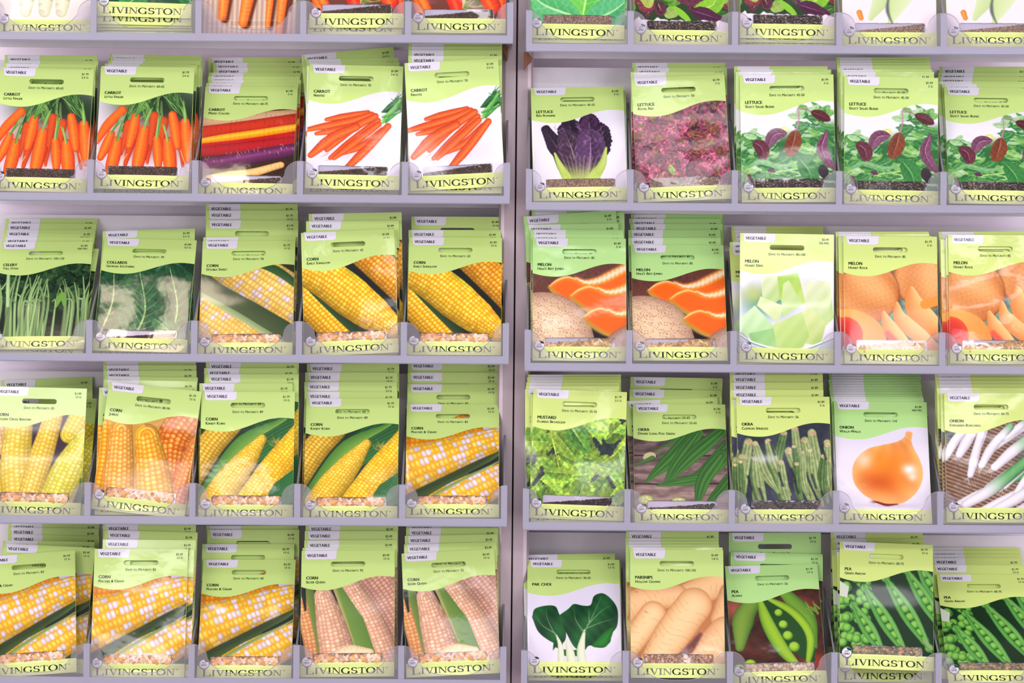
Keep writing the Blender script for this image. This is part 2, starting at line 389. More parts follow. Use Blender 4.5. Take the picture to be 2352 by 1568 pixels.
def p_royal():
    P = Pic((64, 26, 38), 5); r = P.rng
    cols = [((186, 84, 120), (106, 30, 58)), ((160, 60, 92), (80, 20, 40)), ((204, 112, 140), (128, 44, 72)), ((150, 80, 60), (84, 36, 30)), ((132, 44, 76), (66, 18, 36))]
    for k in range(330):
        x, y = r.uniform(-.05, 1.05), r.uniform(.25, 1.2); a = r.uniform(0, 6.28); l = r.uniform(.05, .12); c = cols[r.randint(5)]
        P.tube([(x, y), (x + l * math.cos(a), y + l * math.sin(a))], lw(r.uniform(.022, .05), .4, .35, 4, k), leafc(c[0], c[1], (214, 150, 166), 4, sd=k, edge=tuple(min(255, v + 24) for v in c[0])), alpha=.95, rag=.22)
    for k in range(14):
        x, y = r.uniform(0, 1), r.uniform(.4, 1.15); a = r.uniform(0, 6.28)
        P.tube([(x, y), (x + .05 * math.cos(a), y + .05 * math.sin(a))], lw(.02, .5, .3), leafc((170, 130, 66), (110, 80, 46), (206, 170, 110), 4), rag=.3)
    P.tube([(.36, 1.0), (.4, 1.1)], lw(.03, .6, .2), (150, 186, 74))
    n = P.noise(60, 2); P.a *= (.58 + .7 * n)[..., None]
    return P


def p_salad():
    P = Pic((238, 236, 244), 6); r = P.rng
    gs = [((120, 186, 96), (46, 120, 60)), ((66, 146, 78), (24, 92, 48)), ((156, 206, 120), (84, 156, 78)), ((92, 164, 92), (30, 104, 56)), ((206, 228, 190), (130, 186, 130))]
    k = sstep(P.Y - .75 + .25 * P.X, -.05, .12); P.a = P.a * (1 - k[..., None]) + C(52, 116, 62) * k[..., None]
    for k in range(210):
        x = r.uniform(0, 1.0); y = r.uniform(.34 if x > .45 else .62, 1.2); a = r.uniform(-.7, .7) + (3.1 if r.rand() < .5 else 0); l = r.uniform(.06, .2); c = gs[r.randint(5)]
        if y < .5 and r.rand() < .3: continue
        P.tube([(x, y), (x + l * .5 * math.cos(a), y + l * .5 * math.sin(a) + .01), (x + l * math.cos(a), y + l * math.sin(a))], lw(r.uniform(.012, .045), .55, .1, 5, k), leafc(c[0], c[1], (190, 222, 150), 5, sd=k))
    for k in range(12):
        x = r.uniform(.1, .9); y = r.uniform(.6, 1.1); P.tube([(x, y), (x + r.uniform(-.2, .2), y + r.uniform(-.05, .2))], [.006, .008], (176, 216, 130))
    P.ball(.46, .6, .045, .035, C(216, 226, 110), soft=6); P.ball(.46, .6, .018, .015, C(246, 248, 220), soft=4)
    mar = leafc((126, 60, 78), (74, 32, 44), (180, 124, 140), 6)
    P.tube([(.78, .42), (.7, .38), (.62, .36)], [.007, .006], (186, 130, 160)); P.tube([(.76, .41), (.86, .45), (.95, .5)], lw(.055, .6), leafc((110, 40, 50), (66, 26, 34), (160, 90, 100), 5))
    P.tube([(.62, .38), (.62, .5), (.585, .63)], [.005, .009], (196, 140, 170)); P.tube([(.585, .62), (.56, .74), (.50, .88)], lw(.085, .6), leafc((150, 84, 50), (104, 50, 40), (196, 130, 90), 6))
    P.tube([(.48, .64), (.36, .66), (.28, .78)], lw(.07, .6), leafc((150, 100, 130), (96, 50, 76), (200, 156, 180), 6))
    P.tube([(.14, .74), (.22, .8), (.24, .92)], lw(.075, .6), mar); P.tube([(.92, .62), (.86, .8), (.92, .94), (1.0, 1.04)], lw(.06, .6), leafc((150, 96, 130), (98, 46, 72), (204, 160, 190), 6))
    P.tube([(.62, .92), (.72, 1.06), (.74, 1.22)], lw(.1, .6), leafc((72, 150, 78), (44, 118, 60), (136, 196, 116), 6))
    P.tube([(.05, 1.02), (.2, .95), (.4, 1.0), (.58, .98)], lw(.03, .6, .1), leafc((150, 200, 140), (80, 150, 90), (200, 230, 180), 6))
    P.tube([(.28, 1.04), (.36, 1.06)], lw(.02), (110, 40, 90)); P.tube([(.85, 1.0), (.9, 1.15)], lw(.05, .6, .2), (66, 50, 60)); P.tube([(.08, 1.1), (.14, 1.22)], [.02, .01], (110, 30, 60))
    return P


def p_celery():
    P = Pic((24, 38, 28), 7); r = P.rng
    for k in range(170):
        x, y = r.uniform(0, 1), r.uniform(.28, .85); a = r.uniform(0, 6.28); c = [(38, 76, 48), (54, 96, 58), (26, 54, 36), (78, 120, 70)][r.randint(4)]
        P.tube([(x, y), (x + .06 * math.cos(a), y + .05 * math.sin(a))], lw(r.uniform(.02, .045), .5, .4, 3, k), leafc(c, tuple(v * .5 for v in c), (90, 130, 80), 3, sd=k), rag=.3)
    for k in range(56):
        x = r.uniform(-.02, 1.02); t = r.uniform(.4, .85); w = r.uniform(.008, .02); g = r.uniform(.75, 1.05)
        P.tube([(x, 1.25), (x + r.uniform(-.05, .05), .8), (x + r.uniform(-.1, .1), t)], [w * 1.2, w, w * .5], cyl((176 * g, 206 * g, 140 * g), (84 * g, 128 * g, 74 * g)))
    P.tube([(.12, .42), (.13, .6), (.15, .84)], [.018, .022, .02], cyl((196, 222, 166), (110, 160, 96)))
    P.tube([(.75, .85), (.72, .7), (.66, .88)], lw(.03, .6, .3), (120, 170, 76))
    return P


def p_collards():
    P = Pic((30, 70, 46), 8); r = P.rng
    for k in range(40):
        x, y = r.uniform(0, 1), r.uniform(.3, 1.2); a = r.uniform(0, 6.28); g = r.uniform(.7, 1.4)
        P.tube([(x, y), (x + .2 * math.cos(a), y + .2 * math.sin(a))], lw(r.uniform(.08, .15), .5, .12, 4, k), leafc((62 * g, 108 * g, 78 * g), (26 * g, 62 * g, 44 * g), (80 * g, 126 * g, 90 * g), 3, sd=k), rag=.06)
    def leaf(p, w, g, veins):
        P.tube(p, lw(w, .45, .03), lambda t, u, s, x, y: mix((34 * g, 84 * g, 54 * g), (66 * g, 124 * g, 78 * g), np.clip(.45 + .35 * np.sin(t * 34 - abs(u) * 7) * np.sin(u * 8 + t * 9) - .25 * u, 0, 1)), rag=.04)
        Q = smooth_line(p); n = len(Q)
        for k in range(veins):
            i = int((.08 + .8 * k / veins) * (n - 1)); b = Q[i]; d = Q[min(n - 1, i + 1)] - Q[max(0, i - 1)]; d = d / (np.hypot(*d) + 1e-9)
            for sg in (-1, 1):
                e = d * .8 + np.array([-d[1], d[0]]) * sg; l = w * (1.0 - .4 * k / veins)
                P.tube([tuple(b), tuple(b + e * l * .5 + d * .02), tuple(b + e * l * .9 + d * .06)], [.005, .0015], (136, 170, 120), alpha=.75)
        P.tube(p, [.012, .008, .003], (174, 200, 132))
    leaf([(.06, 1.2), (.16, .8), (.14, .4)], .2, .85, 6)
    leaf([(.8, 1.3), (.86, .85), (.74, .36)], .26, .9, 7)
    leaf([(.4, 1.3), (.52, .9), (.42, .42)], .3, 1.0, 8)
    leaf([(.98, 1.35), (.8, 1.14), (.64, 1.0)], .12, 1.2, 4)
    n = P.noise(40, 2); P.a *= (.8 + .4 * n)[..., None]
    return P


def husk(P, pts, rads, a, b, sd=0):
    def f(t, u, s, x, y):
        z = np.sin(u * 34 + sd + np.sin(s * 9)) * .5 + .5
        return mix(b, a, np.clip(.25 + .5 * z + .3 * u, 0, 1))
    P.tube(pts, rads, f)


YEL = [(255, 214, 40), (250, 202, 30), (255, 222, 70), (246, 190, 24)]
def p_sunglow():
    P = Pic((22, 32, 26), 9)
    P.tube([(.64, .22), (.9, .48), (1.2, .8)], [.17, .18, .18], corn(10, .042, [(250, 180, 30), (244, 166, 24), (255, 194, 50)], (170, 84, 10), side=-.5, sd=2))
    P.tube([(-.3, .42), (.05, .78), (.5, 1.3)], [.16, .17, .16], corn(10, .042, [(252, 196, 24), (246, 182, 20), (255, 208, 50)], (176, 104, 6), side=-.4, sd=3))
    husk(P, [(-.1, .38), (.25, .8), (.66, 1.24)], [.05, .05, .05], (62, 96, 50), (24, 44, 30))
    P.tube([(.0, .36), (.3, .56), (.66, .88), (.96, 1.12)], [.2, .22, .23, .2, .12], corn(13, .042, YEL, (196, 116, 8), side=-.55, sd=1, hot=.6))
    P.tube([(.48, .44), (.56, .52), (.64, .6)], [.01, .008, .003], (176, 196, 30))
    return P


def p_double():
    P = Pic((60, 66, 50), 10)
    bi = [(250, 206, 90), (246, 214, 120), (226, 214, 232), (255, 216, 110)]
    P.tube([(.25, .2), (.7, .55), (1.25, .95)], [.27, .3, .3], corn(13, .045, bi, (190, 140, 70), [3, 3, 2, 3], side=-.3, sd=5, hot=.35))
    P.tube([(-.25, .7), (.15, .98), (.6, 1.32)], [.24, .24, .2], corn(12, .045, bi, (196, 146, 80), [3, 3, 2, 3], side=-.2, sd=6, hot=.35))
    husk(P, [(-.1, .42), (.4, .78), (1.1, 1.2)], [.09, .12, .1], (96, 112, 74), (52, 74, 44))
    husk(P, [(-.1, .58), (.3, .84), (.9, 1.24)], [.02, .035, .03], (196, 206, 160), (120, 146, 96), 2)
    husk(P, [(.5, .25), (.8, .36), (1.05, .56)], [.03, .05, .04], (84, 120, 72), (44, 84, 48), 3)
    return P


def p_cross():
    P = Pic((70, 50, 66), 11); c = [(244, 218, 90), (238, 208, 70), (250, 226, 120)]
    P.tube([(-.2, .62), (0, .9), (.15, 1.3)], [.13, .17, .15], corn(9, .046, [(246, 206, 40), (252, 216, 60)], (190, 150, 20), sd=1))
    P.tube([(.08, .46), (.12, .66)], [.09, .08], corn(7, .044, [(230, 190, 130)], (190, 140, 90)))
    P.tube([(.30, .3), (.29, .8), (.36, 1.35)], [.14, .17, .18], corn(9, .046, c, (200, 164, 60), sd=2, hot=.5))
    P.tube([(.66, .3), (.56, .72), (.44, 1.2)], [.1, .13, .12], corn(8, .046, [(244, 206, 70), (248, 216, 100)], (196, 150, 40), sd=3))
    P.tube([(.95, .3), (.84, .5)], [.12, .1], corn(7, .046, [(238, 216, 60)], (180, 150, 30), sd=6))
    P.tube([(1.02, .55), (.86, .86), (.70, 1.3)], [.12, .18, .18], corn(10, .042, [(236, 222, 70), (226, 214, 50), (242, 230, 110)], (180, 168, 30), sd=4, hot=.55))
    husk(P, [(1.02, 1.0), (1.0, 1.3)], [.05, .04], (90, 140, 70), (40, 90, 40))
    return P


def p_jubilee():
    P = Pic((206, 160, 70), 12)
    P.tube([(.0, .3), (.05, .8), (.02, 1.4)], [.12, .13, .13], corn(7, .046, [(250, 184, 30), (246, 172, 20)], (200, 110, 10), sd=1))
    P.tube([(.9, .3), (.78, .56), (.8, .9)], [.2, .2, .12], corn(10, .05, [(240, 140, 20), (230, 120, 14), (246, 156, 40)], (150, 60, 20), sd=2))
    P.tube([(1.05, .6), (.98, .9), (.9, 1.4)], [.12, .13, .13], corn(8, .046, [(244, 160, 60), (236, 146, 50)], (180, 90, 30), sd=3))
    P.tube([(.2, .5), (.24, .9), (.28, 1.4)], [.12, .16, .17], corn(9, .048, [(250, 190, 80), (248, 180, 60), (252, 200, 100)], (206, 116, 30), sd=4))
    P.tube([(.48, .54), (.58, .86), (.72, 1.4)], [.13, .19, .2], corn(9, .05, [(252, 190, 40), (250, 180, 30), (255, 204, 70)], (206, 112, 16), sd=5, hot=.5))
    return P


def p_kandy():
    P = Pic((28, 62, 40), 13); c = [(248, 208, 60), (244, 200, 44), (252, 218, 90)]
    husk(P, [(.3, .9), (.7, .5), (1.1, .3)], [.1, .18, .2], (70, 134, 70), (26, 78, 46))
    P.tube([(.3, .36), (.1, .6), (-.1, .95)], [.14, .15, .14], corn(9, .036, [(236, 196, 60), (228, 186, 50)], (160, 110, 30), sd=1, side=.5))
    husk(P, [(-.05, 1.3), (.15, .95), (.45, .55), (.9, .3)], [.05, .06, .07, .02], (150, 190, 84), (60, 120, 50), 1)
    strokes(P, 46, .82, .6, 1.4, 1.5, .14, .003, [(190, 180, 90), (140, 140, 60), (96, 110, 50)], curve=.5)
    P.tube([(.66, .52), (.46, .8), (.16, 1.2)], [.05, .12, .16, .15], corn(12, .036, c, (190, 138, 30), sd=2, side=.45, hot=.5))
    P.tube([(1.1, .46), (.8, .86), (.5, 1.3)], [.14, .17, .17], corn(12, .036, YEL, (196, 140, 20), sd=3, side=.4, hot=.5))
    husk(P, [(.7, 1.32), (.95, 1.05), (1.1, .9)], [.05, .14, .1], (84, 160, 80), (36, 100, 54), 4)
    return P


BI = [(255, 204, 56), (252, 194, 36), (232, 220, 234), (255, 216, 96)]
def p_peaches():
    P = Pic((208, 200, 226), 14); k = sstep(P.Y + .1 * P.X, .58, .64)[..., None]; P.a = P.a * (1 - k) + C(58, 74, 44) * k
    P.tube([(-.1, .5), (.4, .44), (.78, .32)], [.14, .1, .05], corn(6, .05, [(232, 156, 30), (222, 142, 24)], (190, 110, 20), sd=1, hot=.15))
    P.tube([(-.25, .92), (.3, .7), (.85, .48), (1.2, .38)], [.3, .24, .18, .12], corn(7.5, .05, BI, (226, 150, 40), [3, 3, 5, 2], side=-.2, sd=2, hot=.5, fill=.95))
    husk(P, [(-.05, 1.3), (.35, 1.06), (.75, .82), (1.05, .56)], [.1, .06, .045, .02], (110, 138, 66), (44, 66, 36))
    P.tube([(.68, .86), (.9, .74), (1.05, .62)], [.008, .02, .02], (40, 44, 44))
    P.tube([(.1, 1.5), (.6, 1.16), (1.15, .84)], [.22, .22, .16], corn(7, .05, BI, (226, 150, 44), [3, 3, 5, 2], side=-.2, sd=4, hot=.5, fill=.95))
    husk(P, [(.1, 1.28), (.45, 1.04), (.85, .8), (1.05, .68)], [.02, .02, .014, .006], (186, 196, 130), (110, 136, 76), 2)
    return P


def p_silver():
    P = Pic((36, 40, 50), 15); c = [(236, 190, 160), (230, 180, 150), (242, 204, 176)]; d = (190, 130, 104)
    P.tube([(.7, .25), (.9, .52), (1.15, .95)], [.2, .2, .2], corn(12, .038, [(216, 166, 144), (208, 156, 134)], (150, 96, 84), sd=1, hot=.25, side=-.3))
    P.tube([(.5, .34), (.74, .76), (.96, 1.3)], [.1, .13, .15], corn(9, .04, c, d, sd=2, hot=.3))
    P.tube([(0, .55), (.1, .9), (.16, 1.3)], [.07, .09, .08], corn(6, .042, [(236, 176, 120), (230, 166, 110)], (180, 110, 60), sd=3, hot=.3))
    husk(P, [(.08, .4), (.14, .7), (.24, 1.25)], [.05, .035, .02], (140, 160, 80), (84, 116, 50))
    husk(P, [(.02, .42), (.05, .66)], [.03, .01], (50, 64, 56), (30, 40, 40))
    husk(P, [(.4, .42), (.56, .8), (.74, 1.2)], [.04, .12, .08], (136, 168, 84), (96, 132, 60), 2)
    P.tube([(.24, .5), (.32, .8), (.40, 1.16)], [.1, .16, .19], corn(10, .042, c, d, sd=5, hot=.35))
    husk(P, [(.36, .42), (.46, .7), (.6, 1.1)], [.02, .012, .005], (200, 190, 120), (150, 150, 90), 3)
    P.tube([(.36, 1.17), (.52, 1.1), (.74, 1.13)], [.05, .055, .045], cyl((246, 232, 196), (214, 182, 140), ring=20))
    return P


def p_jumbo():
    P = Pic((112, 66, 56), 16)
    n = P.noise(40, 2); P.a *= (.85 + .3 * n)[..., None]
    def net(a, b, z):
        z = z * .75 + .25
        c = mix((120, 76, 70), (240, 212, 176), np.clip(z * 1.1 - .1 - b * .15, 0, 1))
        v = np.sin(a * 46 + 4 * np.sin(b * 21) + b * 9) * np.sin(b * 38 + 4 * np.sin(a * 19))
        k = np.clip(.55 - abs(v) * 2, 0, 1) * .5
        w = sstep(v, .25, .6) * .4
        return c * (1 - w[..., None]) + C(150, 100, 80) * w[..., None] + (k * 26)[..., None]
    def wedge(x, y, s, fl):
        q = lambda a, b: (x + a * s, y + b * s)
        out = [q(0, 0), q(.10, -.09), q(.24, -.14), q(.36, -.11), q(.48, -.05), q(.64, -.07), q(.85, -.17), q(1.1, -.34), q(1.3, -.3), q(1.2, .05), q(1.0, .22), q(.78, .31), q(.55, .33), q(.33, .28), q(.15, .17), q(.03, .07)]
        P.poly(out, lambda X, Y, d: mix((252, 150, 60), (244, 112, 28), np.clip(d * 14 / s, 0, 1)), soft=2)
        P.tube([q(0, .01), q(.12, .14), q(.32, .26), q(.55, .315), q(.8, .30)], [.008, .02, .02, .012, .006], lambda t, u, s_, X, Y: mix((150, 158, 70), (236, 160, 70), np.clip(.15 + t * .9 + u * .3, 0, 1)), soft=8)
        P.tube([q(.36, -.125), q(.5, -.06), q(.68, -.09), q(.9, -.2), q(1.2, -.36)], [.012, .05 * s, .065 * s, .065 * s, .06 * s], lambda t, u, s_, X, Y: mix((252, 160, 70), (255, 232, 200), np.clip(1.25 - abs(u) * 1.4 + .22 * np.sin(s_ * 120 + u * 3), 0, 1)), soft=8)
        P.tube([q(.01, -.005), q(.12, -.09), q(.25, -.135), q(.36, -.105)], [.005, .012, .012, .008], (255, 206, 130), soft=3)
    wedge(.17, .55, .8, 0); wedge(.40, .66, .8, 0)
    P.ball(.12, 1.12, .54, .5, net, rot=.3)
    P.poly([(.62, 1.0), (.7, 1.3), (.95, 1.3), (1.1, .95), (.9, 1.02)], lambda X, Y, d: mix((40, 26, 40), (26, 18, 30), np.clip(d * 20, 0, 1)))
    wedge(.54, .90, .72, 0)
    P.ball(1.1, 1.36, .38, .38, net, rot=.5)
    return P


def p_honeydew():
    P = Pic((236, 232, 246), 17)
    P.tube([(.1, .5), (.05, .9)], [.06, .05], (226, 228, 240), soft=8)
    wash(P, .3, .75, .22, .14, (40, 130, 96), .95); wash(P, .15, .66, .12, .1, (200, 210, 120), .8)
    def cube(pts, a, b, sd=0):
        P.poly(pts, lambda X, Y, d: mix(a, b, np.clip((X - pts[0][0]) * 1.2 + (Y - pts[0][1]) * 1.4 + .1 * np.sin(X * 40 + Y * 30 + sd), 0, 1)))
    cube([(.22, .46), (.4, .44), (.44, .7), (.34, .78), (.24, .7)], (238, 240, 214), (150, 200, 90))
    cube([(.4, .46), (.62, .42), (.7, .75), (.5, .82), (.42, .7)], (170, 212, 90), (214, 232, 150))
    cube([(.46, .54), (.52, .5), (.66, .76), (.46, .9), (.44, .8)], (214, 232, 176), (184, 214, 130))
    cube([(.68, .5), (.96, .5), (1.0, .9), (.8, 1.1), (.7, .8)], (234, 238, 212), (190, 216, 140), 2)
    cube([(.22, .68), (.46, .78), (.44, .88), (.4, .96), (.18, .78)], (226, 236, 190), (200, 222, 150))
    cube([(.0, .92), (.16, .78), (.36, 1.0), (.36, 1.08), (.2, 1.16), (.02, 1.1)], (216, 240, 200), (160, 214, 130))
    cube([(.64, .85), (.7, 1.18), (.86, 1.2), (.92, .95), (.76, .8)], (222, 232, 170), (176, 206, 110), 4)
    cube([(.36, .98), (.66, .84), (.74, 1.1), (.66, 1.24), (.34, 1.26)], (206, 228, 150), (170, 206, 110), 3)
    cube([(.1, 1.08), (.36, 1.02), (.4, 1.26), (.14, 1.24)], (150, 206, 130), (196, 226, 160), 1)
    for dy, c in ((0, (250, 250, 255)), (.018, (120, 160, 150)), (.03, (214, 226, 236))):
        P.tube([(-.02, 1.08 + dy), (.15, 1.18 + dy), (.42, 1.245 + dy), (.7, 1.23 + dy), (1.02, 1.1 + dy)], [.012, .012], C(*c))
    P.poly([(-.02, 1.12), (.15, 1.23), (.42, 1.285), (.7, 1.27), (1.02, 1.14), (1.02, 1.5), (-.02, 1.5)], (206, 222, 214))
    return P


def p_rock():
    P = Pic((84, 96, 110), 18)
    n = P.noise(14, 2); P.a = mix((70, 84, 100), (150, 186, 150), n)
    def rind(a, b, z):
        rib = .5 + .5 * np.sin((a * .8 - b * .5) / (z * .7 + .35) * 5)
        nz = np.sin(a * 80 + 3 * np.sin(b * 50)) * np.sin(b * 90 + 3 * np.sin(a * 40))
        c = mix((196, 110, 50), (246, 184, 120), np.clip(z * .7 + .35 * rib - b * .2, 0, 1)); return c * (1 + .07 * nz)[..., None] * (.72 + .28 * np.clip(z * 2.2, 0, 1))[..., None]
    P.ball(.84, .48, .33, .3, rind, rot=.6)
    P.ball(.26, .62, .34, .33, rind, rot=-.3)
    P.ball(.05, 1.1, .40, .30, lambda a, b, z: mix((250, 190, 110), (246, 150, 70), np.clip(abs(a) * .8 + .2 * z, 0, 1)), rot=.2)
    P.ball(.0, 1.08, .2, .2, lambda a, b, z: mix((250, 120, 70), (220, 50, 50), z))
    def sl(p, r): P.tube(p, [r * .3, r, r, r * .6], lambda t, u, s, x, y: mix((246, 150, 84), (254, 206, 140), np.clip(.5 - u * .6, 0, 1)), soft=1.5)
    sl([(.72, .58), (.78, .8), (1.05, 1.08)], .12); P.tube([(.86, .74), (1.1, .66)], [.05, .05], (240, 160, 70))
    sl([(.56, .74), (.62, .92), (.96, 1.2)], .085); sl([(.42, .84), (.5, 1.02), (.7, 1.24)], .08)
    P.tube([(.46, 1.06), (.54, 1.16), (.6, 1.24)], [.03, .04, .03], (236, 104, 80), soft=8)
    return P


def p_mustard():
    P = Pic((52, 62, 70), 19); r = P.rng
    for k in range(62):
        x, y = r.uniform(-.05, 1.05), r.uniform(.28, 1.25); a = r.uniform(0, 6.28); l = r.uniform(.16, .34); g = r.uniform(.75, 1.2)
        if 0.06 < x < .4 and .5 < y < .8 and r.rand() < .6: continue
        P.tube([(x, y), (x + l * math.cos(a), y + l * math.sin(a))], lw(r.uniform(.05, .11), .45, .2, 4, k), leafc((186 * g, 212 * g, 80 * g), (76 * g, 136 * g, 58 * g), (196, 216, 110), 5, sd=k, vw=.06), rag=.13)
        if k % 3 == 0:
            x, y = r.uniform(0, 1), r.uniform(.5, 1.2); P.tube([(x, y), (x + r.uniform(-.1, .1), y + r.uniform(.02, .12))], [.02, .04, .02], C(48, 60, 66), soft=3, rag=.3)
    P.tube([(.42, .4), (.6, .66)], lw(.1, .5, .2), leafc((120, 176, 70), (60, 116, 56), (200, 220, 120), 5))
    P.tube([(1.0, .5), (.9, .66), (.75, .78)], [.012, .006], (190, 210, 70)); P.tube([(.2, .45), (.26, .68), (.3, .85)], [.01, .005], (190, 210, 90))
    n = P.noise(36, 3); P.a *= (.68 + .64 * n)[..., None]
    return P


def okra_c(a, b):
    def f(t, u, s, x, y):
        rib = np.cos(u * 9) * .5 + .5
        return mix(b, a, np.clip(.3 + .55 * rib * np.sqrt(1 - np.clip(u * u, 0, 1)) - .15 * u, 0, 1))
    return f
def p_okra():
    P = Pic((120, 96, 92), 20)
    n = P.noise(5, 3); m = P.noise(90, 2, stretch=.12); g = np.sin(P.Y * 46 + P.X * 9 + 9 * n) * .5 + .5
    P.a = mix((78, 60, 62), (186, 158, 152), np.clip(g * .35 + m * .45 + (P.Y - .62) * .6, 0, 1))
    for yy in (.60, .93): P.tube([(-.1, yy), (.5, yy + .02), (1.1, yy - .01)], [.008, .008], (50, 36, 40), soft=3)
    G = ((96, 150, 70), (34, 84, 36))
    def pod(p, r): P.tube(p, [r * .75, r, r * .8, r * .12], okra_c(*G))
    P.ball(.17, .62, .07, .05, C(196, 190, 150), rot=-.3)
    pod([(.5, .40), (.22, .56)], .04); pod([(.9, .34), (.56, .56), (.25, .62)], .05)
    P.tube([(.2, .64), (.02, .72)], [.03, .01], cyl((90, 130, 70), (40, 80, 36)))
    pod([(.62, .36), (.42, .62), (.12, .92)], .085); pod([(.7, .34), (.45, .7), (.33, .92)], .07)
    pod([(.95, .32), (.62, .62), (.36, .92)], .085); pod([(1.0, .48), (.72, .84), (.46, .92), (.24, .96)], .075)
    pod([(1.1, .5), (.8, .8), (.48, .9)], .07)
    pod([(1.06, .8), (.92, 1.0), (.74, 1.2)], .06); pod([(.94, .6), (.74, .9), (.66, 1.22)], .085)
    for x, y in ((.12, 1.12), (.47, 1.15)):
        P.ball(x, y, .085, .055, lambda a, b, z: mix((120, 150, 60), (226, 226, 170), z)); P.ball(x, y, .05, .03, C(210, 206, 140))
        for k in range(5): P.ball(x + .04 * math.cos(k * 1.26), y + .024 * math.sin(k * 1.26), .01, .008, C(250, 246, 220))
    return P


def p_clemson():
    P = Pic((44, 50, 66), 21); r = P.rng
    n = P.noise(5, 2); P.a = mix((34, 40, 52), (86, 92, 116), n)
    G = ((196, 204, 150), (96, 124, 70)); D = ((130, 160, 96), (50, 84, 44))
    for k, (p, q, w) in enumerate((((-.02, .6), (.08, 1.2), .05), ((.12, .5), (.06, 1.1), .06), ((.2, .62), (.3, 1.22), .05), ((.5, .4), (.42, .9), .05), ((.62, .36), (.72, 1.0), .05), ((.8, .4), (.95, 1.15), .06),
                                  ((.34, .56), (.5, 1.25), .055), ((.72, .48), (.9, 1.2), .055), ((.05, .66), (-.02, 1.2), .05), ((.96, .5), (1.02, .95), .05), ((.55, .6), (.85, 1.24), .06), ((.22, .9), (.2, 1.25), .05))):
        c = G if k % 3 else D
        P.tube([p, ((p[0] + q[0]) / 2 - .02, (p[1] + q[1]) / 2), q], [w * .8, w, w * .8, w * .25], okra_c(*c)); P.ball(p[0], p[1], w * .7, w * .5, C(200, 180, 140))
    for k in range(14):
        x = r.uniform(0, 1); y = r.uniform(.45, .75); e = x + r.uniform(-.05, .25); w = r.uniform(.03, .06)
        P.tube([(x, y), ((x + e) / 2 - .03, y + .3), (e, y + r.uniform(.45, .6))], [w * .6, w, w * .9, w * .2], okra_c(*(G if k % 3 else D))); P.ball(x, y, w * .55, w * .45, C(206, 190, 150))
    for k in range(9):
        x = r.uniform(0, 1); y = r.uniform(.4, 1.1); P.tube([(x, y), (x + .04, y + .14)], [.01, .022, .008], (30, 36, 50), soft=5)
    n = P.noise(30, 2); P.a *= (.84 + .3 * n)[..., None]
    wash(P, .3, .68, .14, .05, (226, 228, 240), .6)
    return P


def p_onion():
    P = Pic((236, 230, 244), 22)
    wash(P, .55, 1.19, .28, .03, (196, 176, 194), .6)
    for k in range(30): P.tube([(.42 + k * .004, 1.15), (.33 + k * .007, 1.1 + (k * 7 % 10) * .008)], [.004, .001], (128, 60, 60))
    out = [(.795, .335), (.76, .35), (.745, .40), (.66, .46), (.5, .50), (.34, .55), (.22, .66), (.17, .80), (.19, .95), (.28, 1.07), (.42, 1.15), (.56, 1.18), (.7, 1.16), (.83, 1.06), (.91, .92), (.925, .78), (.89, .64), (.835, .52), (.82, .44), (.835, .36)]
    cx, cy = .545, .82
    def f(X, Y, d):
        z = np.clip(d / .33, 0, 1) ** .55
        mer = np.sin(((X - cx) + .25 * (Y - .35)) / (np.abs(Y - .33) * .55 + .06) * 9 + 2 * np.sin(Y * 9))
        c = mix((250, 196, 134), (240, 132, 42), z)
        return c * (1 + .035 * mer)[..., None]
    base = P.a.copy(); P.poly(out, f, soft=2); M = Pic((0, 0, 0)); M.poly(out, C(1, 1, 1), soft=2)
    wash(P, .44, .92, .17, .12, (206, 88, 20), .85); wash(P, .5, .72, .2, .18, (246, 150, 34), .6)
    wash(P, .68, .50, .12, .07, (236, 136, 60), .5); wash(P, .30, .68, .09, .10, (255, 226, 206), .8)
    wash(P, .78, .78, .075, .06, (255, 248, 246), 1.0); wash(P, .81, .86, .05, .05, (255, 240, 230), .8); wash(P, .5, 1.12, .3, .05, (250, 170, 110), .5)
    P.a = base * (1 - M.a) + P.a * M.a
    P.tube([(.42, 1.155), (.52, 1.185), (.64, 1.175)], [.010, .014, .005], (120, 36, 30), soft=3)
    return P


